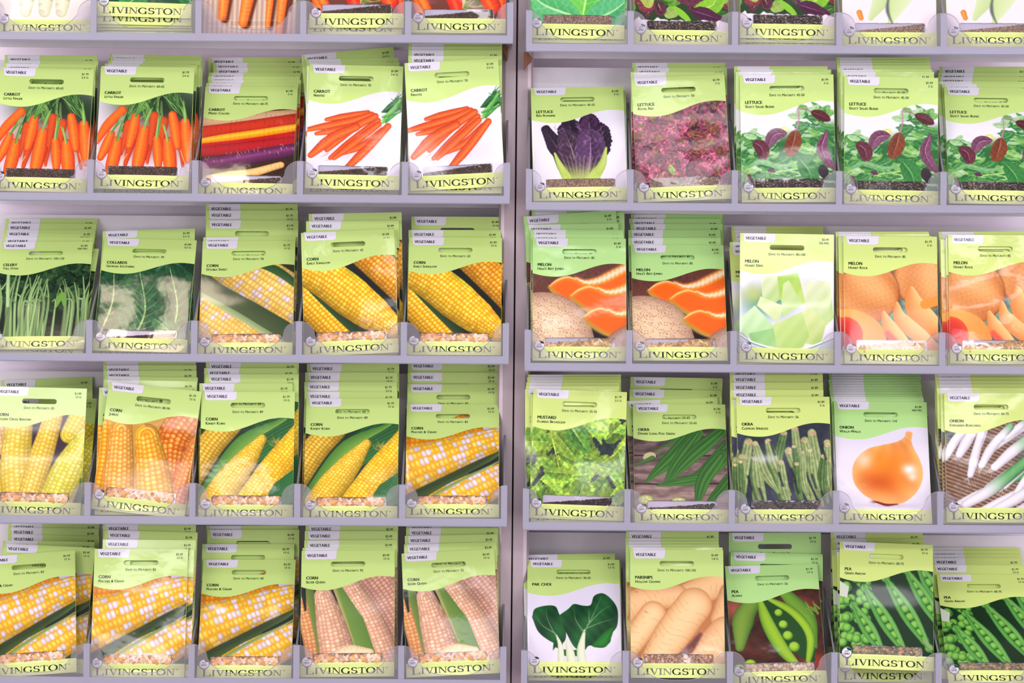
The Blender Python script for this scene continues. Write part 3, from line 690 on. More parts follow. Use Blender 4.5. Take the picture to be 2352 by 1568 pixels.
def p_bunch():
    P = Pic((190, 160, 130), 23); g = np.sin((P.Y * 24 - P.X * 9) * 6.28) * .5 + .5; g = g * (.4 + .6 * P.noise(30, 2))
    P.a = mix((104, 76, 64), (206, 168, 134), g); wash(P, .1, .42, .25, .12, (40, 60, 56), .9); wash(P, .95, .6, .2, .2, (40, 60, 60), .8)
    W = ((246, 244, 250), (172, 160, 172))
    def on(p, r, ga=.55):
        def f(t, u, s, x, y):
            k = np.clip(np.sqrt(1 - np.clip(u * u, 0, 1)) * .9 - .15 * u, 0, 1); a = mix(W[1], W[0], k); b = mix((36, 96, 50), (120, 190, 120), k)
            m = sstep(t, ga - .15, ga + .25)[..., None]; return a * (1 - m) + b * m
        x, y = p[0]; dx, dy = p[0][0] - p[1][0], p[0][1] - p[1][1]; an = math.atan2(-dy, dx)
        strokes(P, 16, x, y, an, .5, .13, .003, [(190, 160, 150), (226, 206, 196), (110, 80, 76)], curve=.3)
        P.tube(p, [r * .7, r, r * .9, r * .8], f)
    on([(.15, .66), (.28, .44), (.36, .3)], .06, 1.2); on([(.32, .66), (.42, .4), (.46, .3)], .045, .8); on([(.5, .6), (.7, .44), (.95, .3)], .055, .9)
    on([(.0, .7), (.12, .5), (.3, .3)], .05, 1.0); on([(.6, .5), (.75, .4), (.9, .28)], .045, .8); on([(.38, .78), (.5, .58), (.7, .36)], .05, .9); on([(.7, .66), (.9, .5), (1.1, .36)], .05, .45); on([(.05, 1.24), (.3, 1.12), (.8, .88)], .055, .5); on([(.3, 1.3), (.55, 1.18), (1.0, .95)], .05, .7)
    on([(.26, .88), (.32, .66), (.4, .4)], .05, 1.1); on([(.52, .8), (.75, .6), (1.1, .36)], .06, .5); on([(.45, 1.02), (.7, .86), (1.1, .6)], .06, .5)
    on([(.62, 1.0), (.9, .7), (1.1, .4)], .05, .5); on([(.2, 1.2), (.5, 1.02), (1.05, .58)], .065, .35); on([(.7, 1.14), (.85, .92), (1.1, .6)], .04, .6); on([(.5, 1.26), (.8, 1.1), (1.2, .84)], .06, .6); on([(.7, 1.3), (.95, 1.16), (1.2, .95)], .06, .9)
    return P


def p_pakchoi():
    P = Pic((236, 230, 246), 24)
    def lf(pts, w, vein, sd=0):
        P.poly(pts, lambda X, Y, d: mix((22, 72, 42), (44, 110, 60), np.clip(.45 + .4 * np.sin(X * 16 + Y * 10 + sd) + .15 * np.sin(X * 50 - Y * 40) + d, 0, 1)), soft=2)
    lf([(.05, .7), (.08, .6), (.2, .56), (.3, .57), (.34, .66), (.4, .8), (.41, .95), (.36, 1.02), (.26, 1.0), (.12, .88)], .1, None)
    P.poly([(.28, .98), (.38, 1.0), (.36, 1.1), (.3, 1.06), (.27, 1.1)], (30, 90, 44))
    lf([(.34, .68), (.44, .6), (.5, .54), (.6, .56), (.68, .55), (.72, .44), (.82, .41), (.92, .5), (.97, .62), (.96, .8), (.9, .9), (.88, 1.0), (.8, 1.05), (.66, 1.04), (.6, 1.1), (.5, 1.06), (.42, .9), (.38, .8)], .2, None, 2)
    P.poly([(.68, 1.04), (.8, .9), (.92, .82), (.88, .98), (.82, 1.06), (.72, 1.06)], lambda X, Y, d: mix((30, 110, 40), (50, 140, 60), np.clip(d * 20, 0, 1)), soft=2)
    P.poly([(.33, 1.16), (.36, 1.08), (.46, 1.1), (.6, 1.08), (.62, 1.17)], (34, 100, 50))
    for p, r in (([(.36, 1.26), (.35, 1.05), (.31, .92)], .032), ([(.47, 1.26), (.45, 1.1), (.42, .98)], .045), ([(.58, 1.26), (.57, 1.08), (.61, .86)], .042)):
        P.tube(p, [r * 1.2, r * 1.0, r * .25], cyl((238, 242, 222), (190, 206, 160)))
    for p in ([(.31, .94), (.22, .74), (.2, .6)], [(.61, .88), (.72, .64), (.8, .44)], [(.62, .84), (.8, .76), (.93, .72)], [(.64, .8), (.8, .62), (.9, .56)], [(.6, .88), (.52, .74), (.5, .6)], [(.3, .9), (.16, .8), (.1, .7)], [(.66, .76), (.66, .6)]):
        P.tube(p, [.006, .001], (150, 180, 140), alpha=.8)
    return P


def p_parsnip():
    P = Pic((196, 132, 84), 25)
    def f(hi, lo, sd):
        def g(t, u, s, x, y):
            c = mix(lo, hi, np.clip(np.sqrt(1 - np.clip(u * u, 0, 1)) * 1.1 - .1, 0, 1))
            z = s * 16 + .5 * np.sin(u * 3 + sd); w = (np.modf(z)[0] < .07) * (hsh(np.floor(z), np.floor(u * 3 + 3), sd) > .5) * (t > .03)
            return c * (1 - .16 * w)[..., None]
        return g
    H = (250, 214, 164)
    P.tube([(1.0, .3), (.8, .42), (.5, .52)], [.16, .15, .1], f((246, 204, 150), (206, 146, 96), 1))
    P.tube([(.5, .5), (.1, .56), (-.1, .7)], [.12, .14, .14], f((244, 200, 150), (200, 140, 90), 2))
    P.tube([(1.1, .5), (.95, .75)], [.16, .1], f((240, 196, 146), (190, 130, 86), 5))
    P.tube([(.24, .70), (.08, .92), (-.1, 1.2)], [.14, .13, .1], f(H, (200, 140, 90), 3))
    P.tube([(.68, .60), (.5, .84), (.18, 1.3)], [.19, .19, .13], f(H, (206, 146, 94), 4))
    P.tube([(1.02, .92), (.85, 1.12), (.6, 1.4)], [.2, .2, .16], f((246, 206, 156), (204, 142, 96), 6))
    P.tube([(.74, .92), (.62, 1.08), (.47, 1.2)], [.02, .045, .02], (120, 66, 56), soft=7)
    return P


def pea_ball(a, b, z): return mix((40, 104, 38), (146, 204, 92), np.clip(z * 1.1 - .25 * b - .2 * a - .1, 0, 1))
def p_arrow():
    P = Pic((26, 58, 30), 26); r = P.rng
    for k in range(60): P.ball(r.uniform(0, .3), r.uniform(.4, 1.25), .05, .05, pea_ball)
    P.poly([(-.02, .42), (.1, .5), (.08, .62), (-.02, .6)], (216, 222, 206))
    def pod(x, y, l, w, a=1.02):
        c, s = math.cos(a), math.sin(a); nx, ny = s, -c
        P.tube([(x, y), (x + c * l / 2, y + s * l / 2), (x + c * l, y + s * l)], lw(w * 1.15, .35), (30, 84, 34))
        for k in range(int(l / .098)):
            t = (k + .6) * .098; P.ball(x + c * t, y + s * t, .05, .048, pea_ball)
        for sg, cc in ((1, ((134, 192, 98), (52, 122, 56))), (-1, ((110, 176, 84), (46, 114, 50)))):
            P.tube([(x, y), (x + c * l * .5 + nx * w * sg * 1.0, y + s * l * .5 + ny * w * sg * 1.0), (x + c * l, y + s * l)], lw(.027, .5), cyl(*cc))
    pod(.82, .2, .6, .055); pod(.68, .24, .9, .055); pod(.46, .34, 1.0, .06); pod(.24, .46, .95, .055); pod(.12, .66, .7, .052)
    P.tube([(.9, 1.06), (.97, 1.14)], [.015, .02], (150, 170, 120))
    return P


def p_alaska():
    P = Pic((66, 34, 24), 27); n = P.noise(20, 2, stretch=.6); P.a *= (.6 + .8 * n)[..., None]
    wash(P, .05, .5, .16, .16, (196, 110, 90), .9); wash(P, .75, .5, .22, .14, (170, 70, 50), .9); wash(P, .2, 1.0, .3, .12, (110, 50, 36), .7); wash(P, .9, 1.15, .2, .14, (190, 76, 50), .8)
    P.tube([(.3, .4), (.16, .62), (.1, .95)], [.08, .12, .05], cyl((140, 172, 70), (60, 100, 34)))
    P.tube([(.6, .3), (.84, .62), (.88, .95)], [.06, .1, .05], cyl((130, 176, 60), (60, 110, 36)))
    P.tube([(.42, .4), (.6, .66), (.86, 1.1)], lw(.16, .5), (38, 84, 34))
    P.tube([(.42, .38), (.7, .56), (.86, .84), (.8, 1.2)], lw(.05, .4), cyl((176, 212, 60), (70, 124, 30)))
    for x, y, q in ((.54, .56, .045), (.58, .7, .05), (.62, .83, .055), (.68, .96, .06)): P.ball(x, y, q, q, lambda a, b, z: mix((50, 110, 30), (170, 210, 70), np.clip(z * 1.1 - .3 * b - .2 * a, 0, 1)))
    P.tube([(.34, .38), (.42, .7), (.56, 1.0), (.74, 1.22)], lw(.075, .5), cyl((170, 206, 60), (70, 130, 30), side=-.3))
    for x, y in ((.2, 1.15), (.36, 1.2), (.08, 1.2)): P.ball(x, y, .065, .06, lambda a, b, z: mix((70, 110, 20), (180, 214, 70), np.clip(z * 1.1 - .3 * b - .2 * a, 0, 1)))
    for k in range(10): P.tube([(.76 + .02 * k, .44 + .03 * (k % 4)), (.8 + .02 * k, .52 + .03 * (k % 3))], [.006, .012], (120, 160, 60))
    return P


def p_radish():
    P = Pic((238, 232, 228), 30); r = P.rng
    for x in (.3, .5, .68): P.tube([(x, .3), (x + .03, .8), (x, 1.15)], [.1, .12, .06], cyl((240, 236, 214), (206, 206, 160), ring=9))
    strokes(P, 20, .5, .7, 1.5, .9, .4, .01, [(200, 214, 150), (226, 230, 190)])
    return P
def p_spinach():
    P = Pic((24, 84, 50), 31); r = P.rng
    for k in range(40):
        x, y = r.uniform(-.05, 1.05), r.uniform(.3, 1.25); a = r.uniform(-2.6, -.4); g = r.uniform(.8, 1.3)
        P.tube([(x, y), (x + .18 * math.cos(a), y + .18 * math.sin(a))], lw(r.uniform(.07, .12), .5, .12, 5, k), leafc((60 * g, 150 * g, 80 * g), (26 * g, 96 * g, 54 * g), (160, 210, 150), 5, sd=k))
    return P
def p_bigcarrot():
    P = Pic((206, 180, 160), 32); g = np.sin(P.X * 120 + 3 * P.Y) * .5 + .5; P.a = mix((190, 160, 140), (222, 200, 182), g)
    for k, (a, b, r) in enumerate((((.9, .3), (.66, .95), .1), ((.05, .3), (.04, .9), .12), ((.98, .4), (.9, 1.1), .05), ((.3, .3), (.22, 1.2), .10), ((.62, .3), (.44, 1.26), .11), ((.78, .4), (.7, 1.3), .06), ((.9, .5), (.82, 1.4), .075))):
        P.tube([(a[0] + .03, a[1] + .02), (b[0] + .03, b[1] + .02)], [r, r * .8, r * .45], (110, 50, 24), soft=5)
        P.tube([a, b], [r, r * .85, r * .45], cyl((250, 154, 60), (212, 84, 16), ring=14, hot=(255, 190, 110), sd=k))
    return P
def p_redcarrot():
    P = Pic((120, 60, 50), 33); strokes(P, 70, .95, 1.1, 1.9, 1.2, .3, .008, [(140, 150, 60), (186, 190, 110), (90, 110, 50)])
    for k, (a, b, r) in enumerate((((.9, .7), (1.0, 1.25), .07), ((.0, .5), (.14, 1.25), .1), ((.2, .4), (.5, 1.12), .11), ((.5, .4), (.86, 1.1), .11), ((.05, .9), (.2, 1.2), .06))):
        P.tube([a, b], [r, r, r * .8], cyl([(250, 90, 30), (255, 150, 30), (240, 50, 30)][k % 3], (180, 24, 20), ring=14, hot=(255, 160, 70), sd=k))
    strokes(P, 30, .55, 1.12, .5, 1.2, .14, .006, [(186, 190, 110), (120, 130, 60)])
    return P
def p_green():
    P = Pic((40, 130, 80), 34); r = P.rng
    for k in range(26):
        x, y = r.uniform(0, 1), r.uniform(.3, 1.2); a = r.uniform(0, 6.28)
        P.tube([(x, y), (x + .2 * math.cos(a), y + .14 * math.sin(a))], lw(r.uniform(.08, .13), .5, .1, 5, k), leafc((120, 214, 130), (60, 160, 90), (190, 236, 170), 6, sd=k))
    P.tube([(.55, 1.2), (.6, .9), (.7, .5)], lw(.3, .5, .05), leafc((140, 216, 96), (84, 186, 84), (206, 240, 150), 6, vw=.05)); P.tube([(.5, 1.16), (.1, 1.0), (-.1, .7)], lw(.18, .5, .08), leafc((120, 206, 140), (70, 170, 100), (200, 236, 180), 6)); P.tube([(.6, 1.2), (.85, 1.1), (1.1, .9)], lw(.16, .5, .08), leafc((110, 200, 140), (60, 160, 100), (200, 236, 180), 6))
    return P
def p_mesclun():
    P = Pic((40, 70, 34), 35); r = P.rng
    cs = [((120, 180, 50), (50, 110, 34)), ((110, 50, 76), (60, 24, 40)), ((70, 140, 50), (30, 80, 30)), ((170, 200, 110), (120, 160, 70)), ((150, 60, 80), (90, 30, 44))]
    for k in range(110):
        x, y = r.uniform(-.05, 1.05), r.uniform(.3, 1.05); a = r.uniform(0, 6.28); c = cs[r.randint(5)]
        P.tube([(x, y), (x + .12 * math.cos(a), y + .1 * math.sin(a))], lw(r.uniform(.03, .07), .5, .2, 5, k), leafc(c[0], c[1], (206, 190, 140), 5, sd=k))
    P.tube([(.4, .78), (.6, .84), (.78, .9)], lw(.13, .5), leafc((126, 60, 86), (80, 34, 52), (170, 110, 130), 5)); P.tube([(.66, 1.0), (.84, .95), (.9, .72)], lw(.1, .5), leafc((156, 206, 60), (110, 176, 50), (200, 230, 120), 5)); P.tube([(.42, .98), (.6, 1.14)], lw(.035, .5), (140, 200, 56)); P.tube([(.1, .7), (.16, .98)], lw(.09, .5, .1), leafc((190, 206, 110), (150, 170, 80), (170, 110, 90), 5))
    P.tube([(.62, 1.02), (.95, 1.12)], lw(.07, .5, .2), leafc((96, 34, 76), (60, 20, 50), (150, 90, 140), 5))
    n = P.noise(20, 2); k = sstep(P.Y - 1.08 - .06 * n - .03 * P.X, 0, .01); P.a = P.a * (1 - k[..., None]) + C(240, 230, 238) * k[..., None]
    return P
def p_kohl():
    P = Pic((240, 232, 238), 36)
    husk(P, [(.3, .3), (.42, .8), (.3, 1.08)], [.2, .14, .03], (222, 232, 190), (190, 214, 150)); husk(P, [(.8, .3), (.6, .9), (.5, 1.14)], [.22, .16, .02], (196, 220, 150), (226, 234, 200), 3)
    P.tube([(.5, .8), (.48, 1.0), (.54, 1.16)], [.004, .02, .004], (110, 120, 110), soft=5); P.tube([(.18, 1.02), (.2, 1.08)], [.03, .025], cyl((240, 170, 80), (200, 110, 40)))
    return P
# ------------------------------------------------------------------ lettering
U = 0.0834                     # packet width in metres
HT = 1.386                     # packet height in widths
H = U * HT
_gl = {}
def glyph(ch, bold):
    """flat mesh of one sans glyph plus its advance, at size 1"""
    key = (ch, bold)
    if key in _gl: return _gl[key]
    def measure(s):
        c = bpy.data.curves.new('g', 'FONT'); c.body = s; c.size = 1; c.resolution_u = 2; c.offset = 0
        o = bpy.data.objects.new('g', c); COL.objects.link(o)
        bpy.context.view_layer.update()
        me = bpy.data.meshes.new_from_object(o.evaluated_get(bpy.context.evaluated_depsgraph_get()))
        V = [(v.co.x, v.co.y) for v in me.vertices]; F = [tuple(p.vertices) for p in me.polygons]
        bpy.data.objects.remove(o); bpy.data.curves.remove(c); bpy.data.meshes.remove(me); return V, F
    V, F = measure(ch)
    if '_I' not in _gl: _gl['_I'] = max(v[0] for v in measure('I')[0])
    adv = max(v[0] for v in measure(ch + 'I')[0]) - _gl['_I']
    if bold: adv += 0
    _gl[key] = (V, F, adv); return _gl[key]
CAP = .729                     # cap height of the built-in font at size 1

def text_width(s, cap, bold, small, wide=1.0):
    w = 0
    for ch in s:
        lo = small and ch.islower(); sz = cap / CAP * (.76 if lo else 1)
        w += (.32 if ch == ' ' else glyph(ch.upper(), bold)[2]) * sz * wide
    return w

def text(VF, s, x, y, cap, bold=False, small=False, align='l', wide=1.0, off=.0005):
    """lettering in packet units (x right, y down); baseline at y"""
    V, F = VF
    if align != 'l':
        w = text_width(s, cap, bold, small, wide); x -= w if align == 'r' else w / 2
    for ch in s:
        lo = small and ch.islower(); sz = cap / CAP * (.76 if lo else 1)
        if ch == ' ': x += .32 * sz * wide; continue
        g = glyph(ch.upper(), bold)
        for dx in ((-.034, 0, .034) if bold else (-.018, .018)):
            b = len(V)
            V += [((x + (v[0] + dx) * sz * wide - .5) * U, -off, (HT - y + v[1] * sz) * U) for v in g[0]]
            F += [tuple(b + i for i in f) for f in g[1]]
        x += g[2] * sz * wide

def strip(pts, ws):
    """closed stroke outline quads from centre points and half widths"""
    P = np.array(pts, float); D = np.gradient(P, axis=0); D /= np.hypot(D[:, 0], D[:, 1])[:, None] + 1e-9
    N = np.stack([-D[:, 1], D[:, 0]], 1); W = np.array(ws, float)[:, None]
    A = P + N * W; B = P - N * W
    return [(A[i], A[i + 1], B[i + 1], B[i]) for i in range(len(P) - 1)]
def arc(cx, cy, rx, ry, a0, a1, w0, w1, n=20):
    """stroke along an ellipse, thick at its sides (w1) and thin at top and bottom (w0)"""
    A = np.radians(np.linspace(a0, a1, n)); return strip([(cx + rx * math.cos(a), cy + ry * math.sin(a)) for a in A], [w0 + (w1 - w0) * abs(math.cos(a)) ** 1.5 for a in A])
def rect(x0, x1, y0, y1): return [((x0, y0), (x1, y0), (x1, y1), (x0, y1))]
def stem(x, w=.10, y0=0, y1=1, s=.13, t=.05):   # thick stem with slab serifs and small brackets
    r = rect(x - w, x + w, y0, y1)
    for yy, d in ((y0, 1), (y1, -1)):
        r += rect(x - w - s, x + w + s, min(yy, yy + d * t), max(yy, yy + d * t))
        r += [((x - w - s * .5, yy + d * t), (x + w + s * .5, yy + d * t), (x + w, yy + d * t * 2.4), (x - w, yy + d * t * 2.4))]
    return r
def thin(x0, y0, x1, y1, w0=.04, w1=.04): return [((x0 - w0, y0), (x0 + w0, y0), (x1 + w1, y1), (x1 - w1, y1))]
SERIF = {
 'L': (stem(.24) + rect(.24, .98, 0, .05) + [((.80, .05), (.98, .05), (.98, .34), (.93, .34))], 1.08),
 'I': (stem(.24), .50),
 'V': ([((.12, 1), (.36, 1), (.72, 0), (.58, 0))] + thin(.66, 0, 1.02, 1, .05) + rect(.02, .46, .95, 1) + rect(.84, 1.20, .95, 1), 1.20),
 'N': (thin(.22, 0, .22, 1) + thin(1.02, 0, 1.02, 1) + [((.14, 1), (.38, 1), (1.05, 0), (.92, 0))] + rect(.04, .40, 0, .05) + rect(.02, .30, .95, 1) + rect(.84, 1.2, .95, 1), 1.24),
 'G': (arc(.60, .5, .50, .485, 48, 330, .04, .12, 26) + stem(.99, .075, 0, .42, .12) + [((1.0, .98), (1.05, .98), (1.05, .66), (1.0, .66)), ((.88, .84), (1.03, .90), (1.03, .66), (.98, .66))], 1.24),
 'S': (arc(.46, .735, .30, .24, 25, 270, .045, .10, 16) + arc(.46, .265, .33, .24, 90, -155, .045, .105, 16) + rect(.76, .81, .66, .98) + rect(.08, .13, .02, .34), .92),
 'T': (stem(.54, .085, 0, .96) + rect(.05, 1.03, .94, 1) + [((.05, 1), (.14, 1), (.09, .68), (.05, .68)), ((.94, 1), (1.03, 1), (1.03, .68), (.99, .68))], 1.08),
 'O': (arc(.60, .5, .50, .485, 0, 360, .04, .12, 34), 1.22)}
def brand(VF, x0, x1, y, cap, off):
    tot = SERIF['L'][1] * 1.1 + sum(SERIF[c][1] for c in 'IVINGSTON'); k = (x1 - x0) / tot; x = x0; V, F = VF
    for i, c in enumerate('LIVINGSTON'):
        q, adv = SERIF[c]; big = 1.14 if i == 0 else 1
        for quad in q:
            b = len(V); V += [((x + p[0] * k * big - .5) * U, -off, (HT - y + p[1] * cap * big - (.14 * cap * .55 if big > 1 else 0)) * U) for p in quad]; F.append((b, b + 1, b + 2, b + 3))
        x += adv * k * big


# ------------------------------------------------------------------ the seed packet
def wave(x):
    x = np.asarray(x, float)
    return np.where(x < .24, .44 - .04 * ((.24 - x) / .24) ** 2, np.where(x < .86, .44 - .152 * (1 - np.cos(math.pi * (x - .24) / .62)) / 2, .288 + .012 * ((x - .86) / .14) ** 2))
BAND = 1.232; WX0, WX1, WY0, WY1 = .135, .875, 1.135, 1.232
def bulge(x, y): return .0013 * np.clip(4 * x * (1 - x), 0, 1) ** .6 * sstep(y, .42, .8) * (1 - sstep(y, 1.236, 1.30)) + .0003

def rrect(x0, x1, y0, y1, r, n=4):
    P = []
    for cx, cy, a in ((x1 - r, y1 - r, 0), (x0 + r, y1 - r, 90), (x0 + r, y0 + r, 180), (x1 - r, y0 + r, 270)):
        for k in range(n + 1):
            t = math.radians(a + 90 * k / n); P.append((cx + r * math.cos(t), cy + r * math.sin(t)))
    return P

def body_mesh(mat):
    """flat sealed pouch sheet with the hang slot cut through it"""
    bm = bmesh.new(); rng = random.Random(3)
    def loop(P, y): return [bm.verts.new(((x - .5) * U, y, (HT - yy) * U)) for x, yy in P]
    slot = rrect(.315, .685, .122, .178, .027, 5); slot = [(x, y + rng.uniform(-.0012, .0012)) for x, y in slot]
    out = [(0, 0), (.5, 0), (1, 0), (1, .5), (1, 1), (1, HT), (.5, HT), (0, HT), (0, 1), (0, .5)]
    for yy, flip in ((-.0002, 0), (.0006, 1)):
        a = loop(out, yy); b = loop(slot, yy)
        es = [bm.edges.new((L[i], L[(i + 1) % len(L)])) for L in (a, b) for i in range(len(L))]
        bmesh.ops.triangle_fill(bm, use_beauty=True, edges=es)
        if not flip: fa, fb = a, b
        else:
            for p, q in ((fa, a), (fb, b)):
                for i in range(len(p)): bm.faces.new((p[i], p[(i + 1) % len(p)], q[(i + 1) % len(p)], q[i]))
    bmesh.ops.recalc_face_normals(bm, faces=bm.faces)
    me = bpy.data.meshes.new('packet_body'); bm.to_mesh(me); bm.free(); me.materials.append(mat); return me

def grid(x0, x1, nx, yf0, yf1, ny, off, pic=None, hole=None):
    xs = np.linspace(x0, x1, nx + 1); ts = np.linspace(0, 1, ny + 1)
    X = np.repeat(xs[None], ny + 1, 0); a = yf0(xs) if callable(yf0) else np.full(nx + 1, yf0); b = yf1(xs) if callable(yf1) else np.full(nx + 1, yf1)
    Y = a[None] * (1 - ts[:, None]) + b[None] * ts[:, None]
    V = np.stack([(X - .5) * U, -(bulge(X, Y) + off), (HT - Y) * U], -1).reshape(-1, 3)
    I = np.arange((nx + 1) * (ny + 1)).reshape(ny + 1, nx + 1)
    F = np.stack([I[:-1, :-1], I[1:, :-1], I[1:, 1:], I[:-1, 1:]], -1).reshape(-1, 4)
    if hole:
        cx = (X[:-1, :-1] + X[1:, 1:]).ravel() / 2; cy = (Y[:-1, :-1] + Y[1:, 1:]).ravel() / 2; hx0, hx1, hy0, hy1 = hole; r = .022
        qx = np.maximum(np.maximum(hx0 + r - cx, cx - hx1 + r), 0); qy = np.maximum(np.maximum(hy0 + r - cy, cy - hy1 - .03), 0)
        F = F[~((np.hypot(qx, qy) < r) & (cy < hy1))]
    col = None
    if pic is not None:
        fx = np.clip(X.ravel() * RES - .5, 0, pic.w - 1.001); fy = np.clip((Y.ravel() - PY0) * RES - .5, 0, pic.h - 1.001)
        ix = fx.astype(int); iy = fy.astype(int); ax = (fx - ix)[:, None]; ay = (fy - iy)[:, None]; A = pic.a
        A = 255 * (np.clip(A, 0, 255) / 255) ** 1.13
        col = (A[iy, ix] * (1 - ax) + A[iy, ix + 1] * ax) * (1 - ay) + (A[iy + 1, ix] * (1 - ax) + A[iy + 1, ix + 1] * ax) * ay
    return V, F, col

def fast_mesh(name, V, F, mat, col=None):
    me = bpy.data.meshes.new(name); n = len(F)
    me.vertices.add(len(V)); me.vertices.foreach_set('co', np.asarray(V, np.float32).ravel())
    me.loops.add(n * 4); me.loops.foreach_set('vertex_index', np.asarray(F, np.int32).ravel())
    me.polygons.add(n); me.polygons.foreach_set('loop_start', np.arange(n, dtype=np.int32) * 4)
    me.materials.append(mat); me.update(calc_edges=True); me.polygons.foreach_set('use_smooth', np.ones(n, bool))
    if col is not None:
        ca = me.color_attributes.new('Col', 'BYTE_COLOR', 'POINT'); rgba = np.ones((len(V), 4), np.float32); rgba[:, :3] = np.clip(col / 255, 0, 1)
        ca.data.foreach_set('color_srgb', rgba.ravel())
    me.update(); return me

_ico = None
def seeds_mesh(kind, fill):
    """loose seeds showing in the pouch window"""
    global _ico
    cols, lx, lz, n, tilt = SEED[kind]
    bm = bmesh.new(); bmesh.ops.create_icosphere(bm, subdivisions=2 if lz > .001 else 1, radius=1)
    _ico = (np.array([v.co[:] for v in bm.verts]), np.array([[v.index for v in f.verts] for f in bm.faces])); bm.free()
    r = np.random.RandomState(len(kind) * 7 + int(fill * 10)); V = []; F = []; K = []
    for k in range(n):
        x = r.uniform(WX0 + .9 * lx / U, WX1 - .9 * lx / U); lvl = np.clip(fill - 1 + (1 if fill >= 1 else (x if fill > .4 else 1 - x) * 1.2 + .1), .04, 1)
        y = WY1 - .3 * lz / U - r.uniform(0, 1) * (WY1 - WY0 - 1.15 * lz / U) * min(1, lvl)
        a = r.normal(0, tilt); d = r.uniform(-.0002, .0003); s = r.uniform(.8, 1.15)
        P = _ico[0] * np.array([lx * s, .3 * min(lx, lz) + .0002, lz * s]) * (1 + r.uniform(-.12, .12, (len(_ico[0]), 1)) * (kind == 'corn'))
        c_, s_ = math.cos(a), math.sin(a); R = np.array([[c_, 0, -s_], [0, 1, 0], [s_, 0, c_]])
        b = len(V) * len(_ico[0]); V.append(P @ R.T + np.array([(x - .5) * U, -.0007 - d, (HT - y) * U])); F.append(_ico[1] + b)
        c = np.array(cols[r.randint(len(cols))], float) * r.uniform(.85, 1.1); K.append(np.repeat(c[None], len(_ico[0]), 0))
    V = np.concatenate(V); F = np.concatenate(F); K = np.concatenate(K)
    return mesh('seeds', V, F, M_SEED, True, None, K)
M_SEED, _t, _b = nt('loose_seeds'); _a = _t.nodes.new('ShaderNodeVertexColor'); _a.layer_name = 'Col'; _t.links.new(_a.outputs[0], _b.inputs['Base Color']); _b.inputs['Roughness'].default_value = .4
SEED = {  # colours, half length x, half height z (m), count, tilt
 'corn': ([(220, 164, 124), (238, 200, 170), (200, 142, 104), (230, 172, 96), (244, 216, 196)], .0030, .0023, 190, 2),
 'carrot': ([(110, 84, 66), (84, 60, 48), (140, 112, 90), (70, 50, 42)], .0011, .0004, 1400, 1.5),
 'lettuce': ([(190, 160, 140), (214, 186, 164), (150, 116, 100)], .0012, .0003, 1500, 1.5),
 'mixed': ([(70, 54, 54), (50, 36, 38), (206, 180, 164), (90, 70, 66), (60, 46, 46)], .0014, .0004, 1200, .6),
 'small': ([(70, 40, 48), (90, 50, 56), (54, 30, 40)], .0006, .0006, 1200, 1),
 'round': ([(84, 76, 80), (66, 60, 66), (100, 90, 88), (120, 100, 84)], .0014, .0014, 260, 1),
 'melon': ([(226, 186, 134), (240, 206, 160), (206, 164, 110)], .0034, .0012, 200, 1.2),
 'parsnip': ([(196, 150, 120), (226, 196, 170), (170, 120, 96)], .0018, .0011, 460, 2),
 'pea': ([(206, 184, 160), (190, 166, 146), (220, 200, 176)], .0022, .0022, 150, 1),
 'peag': ([(160, 146, 110), (130, 120, 90), (190, 150, 120), (150, 136, 116)], .0022, .0021, 150, 1)}

_shared = {}
def shared(key, fn):
    if key not in _shared: _shared[key] = fn()
    return _shared[key]

def tagpart(o, label=None, kind=None):
    if label: o['label'] = label
    if kind: o['kind'] = kind
    return o

